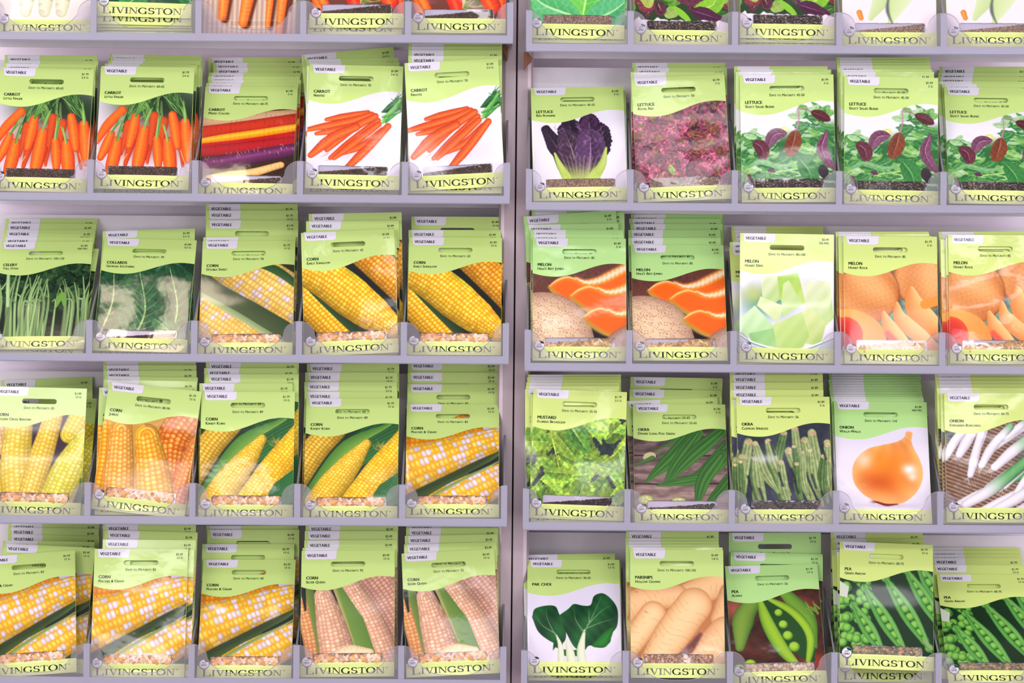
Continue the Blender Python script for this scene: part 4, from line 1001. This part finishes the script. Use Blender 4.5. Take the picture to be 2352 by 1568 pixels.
def make_packet(key):
    """one packet of this kind with all its parts"""
    pic, title, variety, days, price, weight, tone, seed, fill, desc = KINDS[key]
    root = bpy.data.objects.new('seed_packet', None); COL.objects.link(root); root.empty_display_size = .01
    head = M_HEAD[tone]; plain = variety is None
    obj('pouch', shared(('body', tone), lambda: body_mesh(head)), root)
    hole = (WX0, WX1, WY0, WY1) if seed else None
    P = pic(); bt = BAND if key != 'bigcarrot' else HT - .001
    V, F, K = grid(0.002, .998, 214, wave, bt, 196, 0, P, hole)
    obj('printed_picture', fast_mesh('printed_picture', V, F, M_PHOTO, K), root)
    if title is not None or plain:
        pass
    tab = obj('category_tab', shared('tab', tab_mesh), root)
    obj('tab_lettering', shared('tabtext', lambda: tx(lambda q: text(q, 'VEGETABLE', .060, .0695, .033, True, wide=.93, off=.00055), M_INKB)), tab)
    if title:
        def f(q):
            text(q, title, .052, .318, .034, True, wide=.95)
            if variety: text(q, variety, .052, .362, .030, False, True, wide=.93)
        obj('title_lettering', tx(f, M_INK), root)
        obj('maturity_lettering', tx(lambda q: text(q, 'Days to Maturity: ' + days, .5, .236, .028, False, True, 'c', wide=.93), M_INKG), root)
        def g(q):
            text(q, price, .945, .068, .0235, False, align='r'); text(q, weight, .945, .107, .0235, False, align='r')
        obj('price_lettering', tx(g, M_INKG), root)
    if key != 'bigcarrot':
        band = obj('brand_band', shared('band', lambda: fast_mesh('brand_band', *grid(0.0, 1.0, 30, BAND, HT, 12, .0001)[:2], M_BAND)), root)
        def lt(q):
            brand(q, .055, .90, 1.352, .066, 0)
            text(q, '®', .915, 1.30, .016)
        def bl():
            q = ([], []); lt(q); V = [(v[0], -float(bulge(v[0] / U + .5, HT - v[2] / U)) - .0002, v[2]) for v in q[0]]
            return mesh('brand_lettering', V, q[1], M_INK)
        obj('brand_lettering', shared('brandtext', bl), band)
        bdg = obj('round_badge', shared('badge', badge_mesh), root)
        def bt_(): 
            q = ([], []); text(q, 'NON', .073, 1.213, .013, True, align='c', off=.0016); text(q, 'GMO', .073, 1.246, .024, True, align='c', wide=.8, off=.0016); return mesh('badge_lettering', q[0], q[1], M_INKG)
        obj('badge_lettering', shared('badgetext', bt_), bdg)
    if seed:
        liner = obj('seed_window', shared('liner', lambda: mesh('seed_window', [((x - .5) * U, -.00035, (HT - y) * U) for x, y in ((WX0 - .01, WY0 - .01), (WX1 + .01, WY0 - .01), (WX1 + .01, WY1 + .01), (WX0 - .01, WY1 + .01))], [(0, 3, 2, 1)], M_LINER)), root)
        tagpart(obj('seeds', shared(('seeds', seed, fill), lambda: seeds_mesh(seed, fill)), liner), None, 'stuff')
        obj('window_film', shared('film', lambda: fast_mesh('window_film', *grid(WX0 - .005, WX1 + .005, 40, WY0 - .005, WY1 + .005, 6, .00004)[:2], M_FILM2)), liner)
    return root

def tx(f, mat):
    q = ([], []); f(q); return mesh('lettering', q[0], q[1], mat)
def tab_mesh():
    P = [(.03, .002), (.38, .002), (.375, .05)] + [(.375 - .03 + .03 * math.cos(math.radians(a)), .065 + .03 * math.sin(math.radians(a))) for a in range(0, 91, 15)] + [(.07 + .03 * math.cos(math.radians(a)), .065 + .03 * math.sin(math.radians(a))) for a in range(90, 181, 15)] + [(.04, .05)]
    V = [((x - .5) * U, -.0004, (HT - y) * U) for x, y in P]; return mesh('category_tab', V, [tuple(reversed(range(len(V))))], M_WHITE)
def badge_mesh():
    V = []; F = []; fm = []
    def disc(cx, cy, rx, ry, off, m, rot=0, n=24):
        b = len(V)
        for k in range(n):
            a = 6.2832 * k / n; x, y = rx * math.cos(a), ry * math.sin(a); V.append(((cx + x * math.cos(rot) - y * math.sin(rot) - .5) * U, -off, (HT - cy - x * math.sin(rot) - y * math.cos(rot)) * U))
        F.append(tuple(reversed(range(b, b + n)))); fm.append(m)
    disc(.073, 1.226, .054, .054, .00135, 1); disc(.073, 1.222, .050, .050, .00145, 0); disc(.098, 1.186, .026, .012, .00155, 1, .4)
    return mesh('round_badge', V, F, [M_WHITE, M_INKB], False, fm)

M_FILM2, _t, _b = nt('pouch_window_film')
def _film2():
    t = _t; N = t.nodes; L = t.links; b = _b; out = N['Material Output']
    film_normal(t, b, 1.6); bump = b.inputs['Coat Normal'].links[0].from_node
    gl = N.new('ShaderNodeBsdfGlossy'); gl.inputs['Roughness'].default_value = .07; L.new(bump.outputs[0], gl.inputs['Normal'])
    tr = N.new('ShaderNodeBsdfTransparent'); fr = N.new('ShaderNodeFresnel'); fr.inputs[0].default_value = 1.5; L.new(bump.outputs[0], fr.inputs['Normal'])
    mx = N.new('ShaderNodeMixShader'); L.new(fr.outputs[0], mx.inputs[0]); L.new(tr.outputs[0], mx.inputs[1]); L.new(gl.outputs[0], mx.inputs[2]); N.remove(b); L.new(mx.outputs[0], out.inputs[0])
_film2()

KINDS = {  # picture, title, variety, days, price, weight, tone, seeds, fill, description
 'finger': (p_finger, 'CARROT', 'Little Finger', '60-65', '$1.79', '2.4 G', 'lime', 'carrot', 1, 'short orange carrots with green tops'),
 'mixed': (p_mixed, 'CARROT', 'Mixed Colors', '60-75', '$1.99', '2 G', 'lime', 'carrot', .7, 'red, yellow and purple carrots'),
 'nantes': (p_nantes, 'CARROT', 'Nantes', '70', '$1.89', '2.4 G', 'lime', 'carrot', .95, 'slim orange carrots on white'),
 'romaine': (p_romaine, 'LETTUCE', 'Red Romaine', '45-55', '$1.89', '2 G', 'lime', 'lettuce', 1, 'dark purple romaine lettuce head'),
 'royal': (p_royal, 'LETTUCE', 'Royal Red', '50', '$1.99', '3 G', 'lime', 'lettuce', 1, 'frilly pink-red lettuce'),
 'salad': (p_salad, 'LETTUCE', 'Select Salad Blend', '45-50', '$1.99', '3 G', 'lime', 'mixed', 1, 'mixed green and maroon salad leaves'),
 'celery': (p_celery, 'CELERY', 'Tall Utah', '100-120', '$1.89', '200 MG', 'lime', None, 0, 'pale celery stalks on dark leaves'),
 'collards': (p_collards, 'COLLARDS', 'Georgia Southern', '70', '$1.89', '3.5 G', 'lime', 'small', .7, 'dark green collard leaves'),
 'double': (p_double, 'CORN', 'Double Sweet', '78', '$1.79', '13 G', 'lime', 'corn', 1, 'yellow-white corn with wide husk stripe'),
 'sunglow': (p_sunglow, 'CORN', 'Early Sunglow', '65', '$1.89', '13 G', 'lime', 'corn', 1, 'bright yellow corn on black'),
 'jumbo': (p_jumbo, 'MELON', "Hale's Best Jumbo", '85', '$1.89', '3 G', 'mint', 'melon', .8, 'netted melon with orange wedges'),
 'honeydew': (p_honeydew, 'MELON', 'Honey Dew', '80-100', '$2.49', '750 MG', 'yellow', None, 0, 'pale green melon chunks in a bowl'),
 'rock': (p_rock, 'MELON', 'Honey Rock', '85', '$1.79', '2 G', 'yellow', 'melon', .9, 'orange melons and slices'),
 'cross': (p_cross, 'CORN', 'Golden Cross Bantam', '85', '$1.89', '13 G', 'lime', 'corn', 1, 'pale yellow upright corn cobs'),
 'jubilee': (p_jubilee, 'CORN', 'Jubilee', '80-90', '$1.79', '13 G', 'lime', 'corn', 1, 'orange-yellow upright corn cobs'),
 'kandy': (p_kandy, 'CORN', 'Kandy Korn', '89', '$1.79', '13 G', 'lime', 'corn', 1, 'yellow corn in green husks'),
 'peaches': (p_peaches, 'CORN', 'Peaches & Cream', '83', '$2.49', '13 G', 'lime', 'corn', 1, 'yellow corn with white kernels'),
 'silver': (p_silver, 'CORN', 'Silver Queen', '92', '$2.49', '13 G', 'lime', 'corn', 1, 'pale pinkish corn with green husk'),
 'mustard': (p_mustard, 'MUSTARD', 'Florida Broadleaf', '35-45', '$1.79', '2.5 G', 'yellow', 'small', .8, 'yellow-green ruffled mustard leaves'),
 'okra': (p_okra, 'OKRA', 'Dwarf Long Pod Green', '55-65', '$1.89', '5 G', 'lime', 'round', .62, 'green okra pods on weathered wood'),
 'clemson': (p_clemson, 'OKRA', 'Clemson Spineless', '56', '$1.89', '5 G', 'yellow', 'round', 1, 'pale okra pods on blue-grey'),
 'onion': (p_onion, 'ONION', 'Walla-Walla', '110', '$1.89', '500 MG', 'mint', None, 0, 'one orange-brown onion on white'),
 'bunch': (p_bunch, 'ONION', 'Evergreen Bunching', '60-75', '$1.89', '2 G', 'yellow', None, 0, 'white spring onions on bamboo'),
 'pakchoi': (p_pakchoi, 'PAK CHOI', '', '30-45', '$1.89', '1.5 G', 'lime', None, 0, 'dark green pak choi on white'),
 'parsnip': (p_parsnip, 'PARSNIPS', 'Hollow Crown', '100-105', '$1.89', '1.8 G', 'lime', 'parsnip', 1, 'cream-coloured parsnips'),
 'alaska': (p_alaska, 'PEA', 'Alaska', '56', '$1.79', '13 G', 'mint', 'pea', 1, 'open pea pod on brown wood'),
 'arrow': (p_arrow, 'PEA', 'Green Arrow', '68-75', '$1.79', '13 G', 'yellow', 'peag', 1, 'rows of open green pea pods'),
 'radish': (p_radish, None, None, '', '', '', 'yellow', None, 0, 'washed-out pale roots'),
 'spinach': (p_spinach, None, None, '', '', '', 'lime', None, 0, 'glossy dark green leaves'),
 'bigcarrot': (p_bigcarrot, None, None, '', '', '', 'lime', None, 0, 'thick orange carrots on pale wood'),
 'redcarrot': (p_redcarrot, None, None, '', '', '', 'lime', 'carrot', .9, 'red and orange carrots with leafy tops'),
 'green': (p_green, None, None, '', '', '', 'lime', 'lettuce', 1, 'bright green loose-leaf lettuce'),
 'mesclun': (p_mesclun, None, None, '', '', '', 'yellow', 'mixed', 1, 'green and purple leaves over a white strip'),
 'kohl': (p_kohl, None, None, '', '', '', 'yellow', 'lettuce', .8, 'pale green bulbs on white'),
}
# ------------------------------------------------------------------ where every packet stands
# pocket: (rack, shelf, slot, kind, front packet (x, y of its top-left corner in the photo, tilt in degrees, visible height), packets behind it from front to back)
P0 = lambda x, yb, r=0, h=292: (x, yb - h, r, h)
POCKETS = [
 (0, 0, 0, 'radish', P0(0, 78), []),
 (0, 0, 1, 'spinach', P0(232, 36, 1.8), [P0(229, 55, 1.2), P0(228, 62, .8), P0(231, 69, .6), P0(232, 76, .4)]),
 (0, 0, 2, 'bigcarrot', P0(465, 79), []),
 (0, 0, 3, 'redcarrot', P0(713, 64), [P0(711, 79, .3)]),
 (0, 0, 4, 'redcarrot', P0(948, 75, .4), [P0(945, 79, -.3)]),
 (1, 0, 0, 'green', P0(1222, 87, 1.0), [P0(1226, 98, .6)]),
 (1, 0, 1, 'mesclun', P0(1458, 101, .8), []),
 (1, 0, 2, 'mesclun', P0(1701, 87, .9), [P0(1700, 97, .5), P0(1699, 107, .4)]),
 (1, 0, 3, 'kohl', P0(1932, 107, .3), []),
 (1, 0, 4, 'kohl', P0(2170, 107, .3), []),
 (0, 1, 0, 'finger', (2, 155, 1.3, 283), [(5, 158, .3, 292), (8, 146, .8), (14, 138, .5), (11, 126, .5)]),
 (0, 1, 1, 'finger', (233, 152, 1, 281), [(231, 156, .5, 293), (241, 146, .8), (252, 139), (255, 133, 1), (251, 124, 1)]),
 (0, 1, 2, 'mixed', (471, 198, .5, 252), [(474, 191), (480, 184), (478, 176), (480, 167), (494, 155), (489, 144), (478, 132)]),
 (0, 1, 3, 'nantes', (712, 148, 1.3, 284), [(703, 152, 1, 294), (694, 143), (690, 136, -1), (688, 126, -5)]),
 (0, 1, 4, 'nantes', (923, 145, -3, 294), [(935, 150), (936, 128), (936, 115), (937, 107), (934, 100)]),
 (1, 1, 0, 'romaine', (1219, 202, -1, 260), [(1229, 208)]),
 (1, 1, 1, 'royal', (1457, 180, -2.4, 285), [(1448, 174), (1447, 166), (1456, 155), (1452, 144)]),
 (1, 1, 2, 'salad', (1701, 172, -.3, 293), [(1690, 165), (1694, 160), (1686, 152)]),
 (1, 1, 3, 'salad', (1939, 175, 1.1, 293), [(1930, 165), (1926, 160), (1921, 150), (1917, 144), (1912, 138), (1908, 132)]),
 (1, 1, 4, 'salad', (2170, 200, 1, 267), [(2163, 193), (2152, 187), (2153, 177), (2155, 167), (2158, 153)]),
 (0, 2, 0, 'celery', (2, 556, -.5, 247), [(12, 562, 3), (5, 545), (9, 528), (7, 513), (3, 502)]),
 (0, 2, 1, 'collards', (239, 547, 1.5, 258), [(232, 552, .5, 266), (236, 531, -2)]),
 (0, 2, 2, 'double', (464, 554, -.5, 264), [(458, 545, -.5), (474, 505, .5), (473, 483), (458, 468)]),
 (0, 2, 3, 'sunglow', (682, 535, -2.7, 284), [(696, 533, -1), (703, 508, -.5), (709, 491, -1)]),
 (0, 2, 4, 'sunglow', (940, 545, .3, 270), [(929, 558), (937, 528), (945, 497, .3)]),
 (1, 2, 0, 'jumbo', (1228, 547, .3, 281), [(1219, 538), (1219, 527, .3), (1199, 516, -1), (1214, 497, -4), (1222, 487), (1221, 480)]),
 (1, 2, 1, 'jumbo', (1449, 563, 0, 265), [(1442, 546), (1443, 528), (1448, 514), (1445, 502), (1449, 492), (1450, 486), (1452, 480)]),
 (1, 2, 2, 'honeydew', (1700, 535, 1, 296), [(1672, 568, -1, 268), (1676, 556, -1, 284), (1684, 545), (1682, 535), (1680, 528), (1680, 520)]),
 (1, 2, 3, 'rock', (1945, 541, .7, 294), [(1925, 542), (1917, 537), (1915, 532)]),
 (1, 2, 4, 'rock', (2187, 539, .4, 296), [(2178, 546), (2160, 550), (2150, 540), (2147, 532)]),
 (0, 3, 0, 'cross', (-18, 887, 1.4, 296), [(11, 912, 1, 274), (2, 893, -3), (-8, 873, -2)]),
 (0, 3, 1, 'jubilee', (251, 876, 6.3, 292), [(228, 890), (239, 872, 1), (243, 863, 1), (240, 851), (238, 838), (237, 830)]),
 (0, 3, 2, 'kandy', (463, 899, 0, 293), [(458, 880), (472, 859), (469, 845), (473, 830)]),
 (0, 3, 3, 'kandy', (704, 915, 0, 279), [(694, 899, .5), (696, 877), (701, 855), (705, 835)]),
 (0, 3, 4, 'peaches', (932, 928, 0, 260), [(934, 882), (936, 855), (937, 829)]),
 (1, 3, 0, 'mustard', (1234, 893, 2, 296), [(1219, 905), (1206, 894), (1208, 886), (1209, 878), (1212, 872), (1211, 866), (1213, 860)]),
 (1, 3, 1, 'okra', (1458, 928, .2, 273), [(1436, 921, -2.5), (1446, 893, 1), (1448, 865, 1)]),
 (1, 3, 2, 'clemson', (1698, 911, 0, 292), [(1678, 918), (1666, 895), (1666, 878), (1672, 860), (1674, 848)]),
 (1, 3, 3, 'onion', (1915, 921, .8, 279), [(1909, 916), (1908, 911), (1906, 906), (1905, 900), (1901, 895), (1903, 889), (1905, 883), (1904, 877), (1903, 871), (1905, 865), (1904, 860), (1902, 855)]),
 (1, 3, 4, 'bunch', (2168, 902, .3, 297), [(2160, 905), (2152, 898), (2140, 890), (2138, 882), (2137, 874), (2136, 866), (2135, 857)]),
 (0, 4, 0, 'peaches', (-50, 1279, -4.5, 280), [(-4, 1248, 2.7), (7, 1241, 1), (11, 1226, 1.5), (17, 1210, 1), (20, 1199)]),
 (0, 4, 1, 'peaches', (217, 1260, .2, 297), [(238, 1262), (241, 1238, .5), (250, 1217, 1.5), (239, 1202)]),
 (0, 4, 2, 'peaches', (467, 1285, 0, 274), [(464, 1249), (476, 1216), (474, 1207)]),
 (0, 4, 3, 'silver', (690, 1265, -.6, 290), [(695, 1258), (699, 1241, -.5), (700, 1219), (702, 1203)]),
 (0, 4, 4, 'silver', (913, 1271, -3, 285), [(918, 1250, -1.5), (921, 1230, -1), (919, 1212), (917, 1201)]),
 (1, 4, 0, 'pakchoi', (1211, 1285, .1, 266), [(1214, 1290, .3, 272), (1201, 1274, -1)]),
 (1, 4, 1, 'parsnip', (1447, 1262, .3, 294), [(1446, 1257), (1438, 1250), (1432, 1243), (1431, 1236), (1438, 1220)]),
 (1, 4, 2, 'alaska', (1663, 1300, -1.5, 276), [(1678, 1267, 1.5), (1674, 1223)]),
 (1, 4, 3, 'arrow', (1938, 1243, 2.3, 290), [(1930, 1268, .5, 298), (1910, 1262), (1914, 1250), (1911, 1237), (1908, 1221)]),
 (1, 4, 4, 'arrow', (2160, 1319, .2, 250), [(2165, 1297, 0, 262), (2160, 1281, 0, 272), (2156, 1273, 0, 277), (2153, 1264, 0, 282), (2153, 1257, 0, 286)]),
]
SHELF = ['top', 'second', 'third', 'fourth', 'bottom']; RACK = ['left', 'right']
ORD = ['front', 'second', 'third', 'fourth', 'fifth', 'sixth', 'seventh', 'eighth', 'ninth', 'tenth', 'eleventh', 'twelfth', 'thirteenth', 'fourteenth']
POCK = ['first', 'second', 'third', 'fourth', 'fifth']

SL = {0: 240.6, 1: 239.4}; LIM = {False: .0036, True: .011}
ROWS = [  # shelf: left rack (x end right, y of tray bottom at inner end), right rack (x start, y)
 ((1178, 98), (1208.5, 116)), ((1170.5, 466), (1208, 480)), ((1168, 834), (1205, 849)), ((1164, 1207), (1201, 1214)), ((1162, 1577), (1197, 1585))]
SLOPE = .12; TD = .100        # tray floor rise, tray depth

def family(o):
    out = [o]
    for c in o.children: out += family(c)
    return out
def clone(o, parent=None):
    c = o.copy(); COL.objects.link(c); c.parent = parent
    for ch in o.children: clone(ch, c)
    return c

def solve(x, y, roll, h, yb):
    """stand a packet so that its upper left corner is at (x, y) in the photo and its visible height is h; returns matrix, lean"""
    wr = math.radians(roll) - ROLL
    def build(th):
        R = Matrix.Rotation(-th, 3, 'X') @ Matrix.Rotation(wr, 3, 'Y')
        tl = R @ Vector((-U / 2, 0, H)); yt = yb + tl.y
        org = world_at(x, y, yt) - tl; org.y = yb
        b = org + R @ Vector((-U / 2, 0, 0)); return R, org, pix_y(b) - y
    lo, hi = math.radians(2), math.radians(42)
    if build(lo)[2] <= h: th = lo
    else:
        for _ in range(26):
            m = (lo + hi) / 2
            if build(m)[2] > h: lo = m
            else: hi = m
        th = (lo + hi) / 2
    R, org, _ = build(th); return R, org, th

GAP = .0025; CLEAR = []
rnd = random.Random(11); PROTO = {}; FRONT = {}; BACKY = {}
for rack, shelf, slot, kind, front, behind in POCKETS:
    protos = PROTO.get(kind) is None
    if protos: PROTO[kind] = make_packet(kind)
    base = PROTO[kind]; desc = KINDS[kind][9]; n = len(behind) + 1
    yb = .0046; hf = front[3]; fl = world_at(*ROWS[shelf][rack], -.003).z + .0014
    xe = world_at(*ROWS[shelf][rack], -.003).x; px0 = xe - (5 - slot) * SL[0] * S0 if rack == 0 else xe + slot * SL[1] * S0; px1 = px0 + SL[rack] * S0
    for k, spec in enumerate([front] + behind):
        x, y = spec[0], spec[1]; roll = spec[2] if len(spec) > 2 else 0.0
        if k == 0: h = hf; R, org, th = solve(x, y, roll, h, yb)
        else:
            # rest on the rising tray floor where it can, never lean into the packet in front
            h = spec[3] if len(spec) > 3 else min(297, hf + .45 * max(0, front[1] - y))
            yb = pb.y + GAP
            for _ in range(9):
                R, org, th = solve(x, y, roll, h, yb)
                low = fl + SLOPE * yb + .0002 - (org.z - U / 2 * abs(math.sin(math.radians(roll))))
                if low > .0008 and _ < 6:
                    R2, o2, t2 = solve(x, y, roll, h - low / S0, yb)
                    if t2 < pth + .12: h -= low / S0; R, org, th = R2, o2, t2
                zt = org.z + H * math.cos(th); need = 0
                for z in (min(zt, pt.z), max(org.z, pb.z)):
                    yf = pb.y + (z - pb.z) * math.tan(pth); yk = org.y + (z - org.z) * math.tan(th)
                    need = max(need, yf + GAP / math.cos(pth) - yk)
                if need < 1e-5: break
                yb += need
        xs = [(R @ Vector((sx * U / 2, 0, z))).x for sx in (-1, 1) for z in (0, .055)]
        over = org.x + max(xs) - (px1 - .0016); under = (px0 + .0016) - (org.x + min(xs))
        if over > 0 and under > 0: sh = 0
        elif over > 0: sh = -min(over, -under)
        elif under > 0: sh = min(under, -over)
        else: sh = 0
        org.x += max(-LIM[k > 0], min(LIM[k > 0], sh))
        pb = org.copy(); pth = th; pt = org + Vector((0, H * math.sin(th), H * math.cos(th)))
        prev_top = pt.y
        CLEAR.append((rack, shelf, slot, k, org.z - U / 2 * abs(math.sin(math.radians(roll))), org.y, pt.y, org.x))
        if k == 0 and protos: o = base
        else: o = clone(base)
        o.matrix_world = Matrix.Translation(org) @ R.to_4x4()
        where = 'on the %s shelf of the %s rack' % (SHELF[shelf], RACK[rack])
        pos = '%s pocket' % (POCK[slot],)
        if k == 0: o['label'] = 'front packet, %s, %s shelf, %s rack, %s pocket' % (desc, SHELF[shelf], RACK[rack], POCK[slot])
        else: o['label'] = '%s packet back in the %s pocket stack of the %s rack\'s %s shelf' % (ORD[k], POCK[slot], RACK[rack], SHELF[shelf])
        o['category'] = 'seed packet'; o['group'] = 'seed packets showing ' + desc
        c = (rnd.random(), rnd.random(), rnd.random(), 1)
        for q in family(o): q.color = c
        BACKY[(rack, shelf)] = max(BACKY.get((rack, shelf), 0), yb, prev_top)
_msg = []
for rk, sh, sl, k, z, y, yt, x in CLEAR:
    (e0, y0), (e1, y1) = ROWS[sh]; z0 = world_at(*((e0, y0) if rk == 0 else (e1, y1)), -.003).z
    c = z - (z0 + .0022 + SLOPE * y)
    if c < -.0005 or yt > TD: _msg.append((rk, sh, sl, k, round(c * 1000, 1), round(y * 1000), round(yt * 1000)))
print('CLEARANCE', len(_msg), _msg)
print('deepest', {k: round(v, 3) for k, v in BACKY.items()})


# ------------------------------------------------------------------ trays
# tray floor rises by SLOPE, depth TD
#                     # tray depth
def lobe_outline(w):
    """front panel of one pocket, from divider to divider: high ears by the dividers, a deep scoop between (metres, x from 0 to w)"""
    pts = []
    R = .0142
    def prof(x):              # height above tray bottom
        d = min(x, w - x)
        if d < R: return .0225 + .013 * math.sqrt(max(0, 1 - (d / R) ** 2))
        t = (d - R) / (w / 2 - R)
        return .0100 + .0125 * (1 - t) ** 3.6
    n = 140
    for i in range(n + 1):
        t = i / n; x = w * (.5 - .5 * math.cos(math.pi * t)); pts.append((x, prof(x)))
    return pts

def prism(V, F, P, y0, y1):
    b = len(V); n = len(P); V += [(x, y0, z) for x, z in P] + [(x, y1, z) for x, z in P]
    for i in range(n): F.append((b + i, b + (i + 1) % n, b + n + (i + 1) % n, b + n + i))
    F.append(tuple(b + i for i in range(n))); F.append(tuple(b + n + i for i in reversed(range(n))))

def panel_mesh(w):
    P = lobe_outline(w); V = []; F = []
    for y in (-.0006, .0006):
        for x, z in P: V += [(x, y, .004), (x, y, z)]
    n = len(P)
    for s in range(2):
        for i in range(n - 1): a = s * 2 * n + 2 * i; F.append((a, a + 2, a + 3, a + 1) if s == 0 else (a, a + 1, a + 3, a + 2))
    for i in range(n - 1): a = 2 * i + 1; F.append((a, a + 2, a + 2 + 2 * n, a + 2 * n))
    return mesh('front_panel', V, F, M_CLEAR)

def rim_mesh(w):
    """rounded, brighter moulded edge along the scoop"""
    P = lobe_outline(w); V = []; F = []; r = .00032; n = 6
    for i, (x, z) in enumerate(P):
        for k in range(n): a = 6.2832 * k / n; V.append((x, r * 1.3 * math.cos(a), z + r * math.sin(a)))
    for i in range(len(P) - 1):
        for k in range(n): F.append((i * n + k, i * n + (k + 1) % n, (i + 1) * n + (k + 1) % n, (i + 1) * n + k))
    return mesh('panel_rim', V, F, M_RIM, True)
M_RIM = clear_plastic('tray_rim_plastic', (.9, .9, 1), (.86, .82, .95), .15, .45)

def divider_mesh(TD):
    """side wall: low at the front, rising in a slope to a tall back"""
    P = [(-.001, .003), (TD, .003 + SLOPE * TD), (TD, .100), (TD - .006, .100), (TD - .010, .086), (TD - .026, .082), (-.0005, .0352)]
    V = []; F = []; t = .0008
    prism(V, F, [(a, b) for a, b in P], -t, t)
    V = [(y, x, z) for x, y, z in V]; return mesh('divider', V, F, M_SIDE)
def stile_mesh():
    """thick moulded front edge of a divider"""
    V = []; F = []; box(V, F, -.0027, .0027, -.0034, .0018, .002, .0352); me = mesh('divider_edge', V, F, M_TRAY)
    return me

sti_me = stile_mesh()
for shelf, pair in enumerate(ROWS):
    for rack, (ex, ey) in enumerate(pair):
        p = world_at(ex, ey, -.003); pitch = SL[rack] * S0; x0 = p.x; z0 = p.z
        t = bpy.data.objects.new('packet_tray', None); COL.objects.link(t); t.location = (0, 0, z0)
        t['label'] = 'clear plastic packet tray with scooped front, %s shelf of the %s rack' % (SHELF[shelf], RACK[rack])
        t['category'] = 'display tray'; t['group'] = 'clear plastic packet trays'
        tdk = max(.066, BACKY[(rack, shelf)] + .003); div_me = divider_mesh(tdk)
        n = 6; sgn = -1 if rack == 0 else 1
        xa, xb = sorted((x0, x0 + sgn * pitch * 5.15))
        V = []; F = []                                   # floor with a lip under the front
        prism(V, F, [(-.0036, -.0012), (tdk, SLOPE * tdk - .0012), (tdk, SLOPE * tdk + .0003), (-.0036, .0003)], xa, xb); V[:] = [(b_, a_, c_) for a_, b_, c_ in V]; box(V, F, xa, xb, -.0044, -.0012, -.0005, .0062)
        obj('tray_floor', mesh('tray_floor', V, F, M_TRAY), t)
        V = []; F = []; box(V, F, xa, xb, tdk, tdk + .0015, 0, .132); obj('back_plate', mesh('back_plate', V, F, M_BACK), t)
        pm = panel_mesh(pitch); rm = rim_mesh(pitch)
        for s in range(6):
            xd = x0 + sgn * pitch * s + (-sgn * -.0025 if s == 0 else 0)
            d = obj('divider', div_me, t); d.location = (xd, 0, 0); e = obj('divider_edge', sti_me, d)
            if s < 5:
                f = obj('front_panel', pm, t); f.location = (min(x0 + sgn * pitch * s, x0 + sgn * pitch * (s + 1)), -.0026, 0)
                r = obj('panel_rim', rm, f)

# ------------------------------------------------------------------ the rack frame and the shop around it
def struct(name, me): o = obj(name, me); o['kind'] = 'structure'; return o
V = []; F = []; box(V, F, -1.2, 1.2, .118, .132, 0, 2.6); struct('wall_back', mesh('wall_back', V, F, M_BACK))
V = []; F = []; box(V, F, -3, 3, -6, .132, -.02, 0); struct('floor', mesh('floor', V, F, M_FLOOR))
gx = world_at(1181, 784, .06)
tilt = math.radians(.13)
for nm, a, b, lab in (('rack_upright', -.0150, -.0006, 'pale steel upright at the inner edge of the left rack'), ('rack_upright', .0006, .0150, 'pale steel upright at the inner edge of the right rack')):
    V = []; F = []; n = 10                               # rolled steel channel with rounded edges
    P = [(a, .03), (a, .004), (a + .002, .001), (a + .005, 0), (b - .005, 0), (b - .002, .001), (b, .004), (b, .03)]
    if a < 0: P = P[:4] + [(b - .0004, 0), (b, .0004), (b, .03)]
    else: P = [(a, .03), (a, .0004), (a + .0004, 0)] + P[4:]
    V = [(x, y, z) for z in (-1.24, 1.3) for x, y in P]; m = len(P); F = [(i, i + 1, m + i + 1, m + i) for i in range(m - 1)]
    o = obj(nm, mesh(nm, V, F, M_POST, False)); o.location = (gx.x, .060, EYE); o.rotation_euler = (0, tilt, 0); o['label'] = lab; o['category'] = 'rack post'; o['group'] = 'rack uprights'
V = []; F = []; box(V, F, -.014, .014, .1125, .1175, 0, 2.55); struct('gap_shade_strip_1', mesh('gap_shade_strip_1', V, F, M_DARK)).location = (gx.x, 0, 0)  # near-black strip, its colour supplies the shade seen between the uprights
for px, py, sg, lab in ((1159, 118, -1, 'left'), (1211, 133, 1, 'right')):
    p = world_at(px, py, .05); V = []; F = []
    prism(V, F, [(-.003, .005), (.003, .005), (.003, -.006), (.002, -.008), (.0005, -.003), (-.003, .001)] if sg < 0 else [(-.003, .006), (.001, .005), (.0045, 0), (.0035, -.003), (0, -.006), (-.003, -.010)], 0, .03)
    o = obj('shelf_bracket', mesh('shelf_bracket', V, F, M_RUST)); o.location = p; o['label'] = 'small brown bracket end under the top tray of the %s rack' % lab; o['category'] = 'bracket'; o['group'] = 'brown bracket ends'
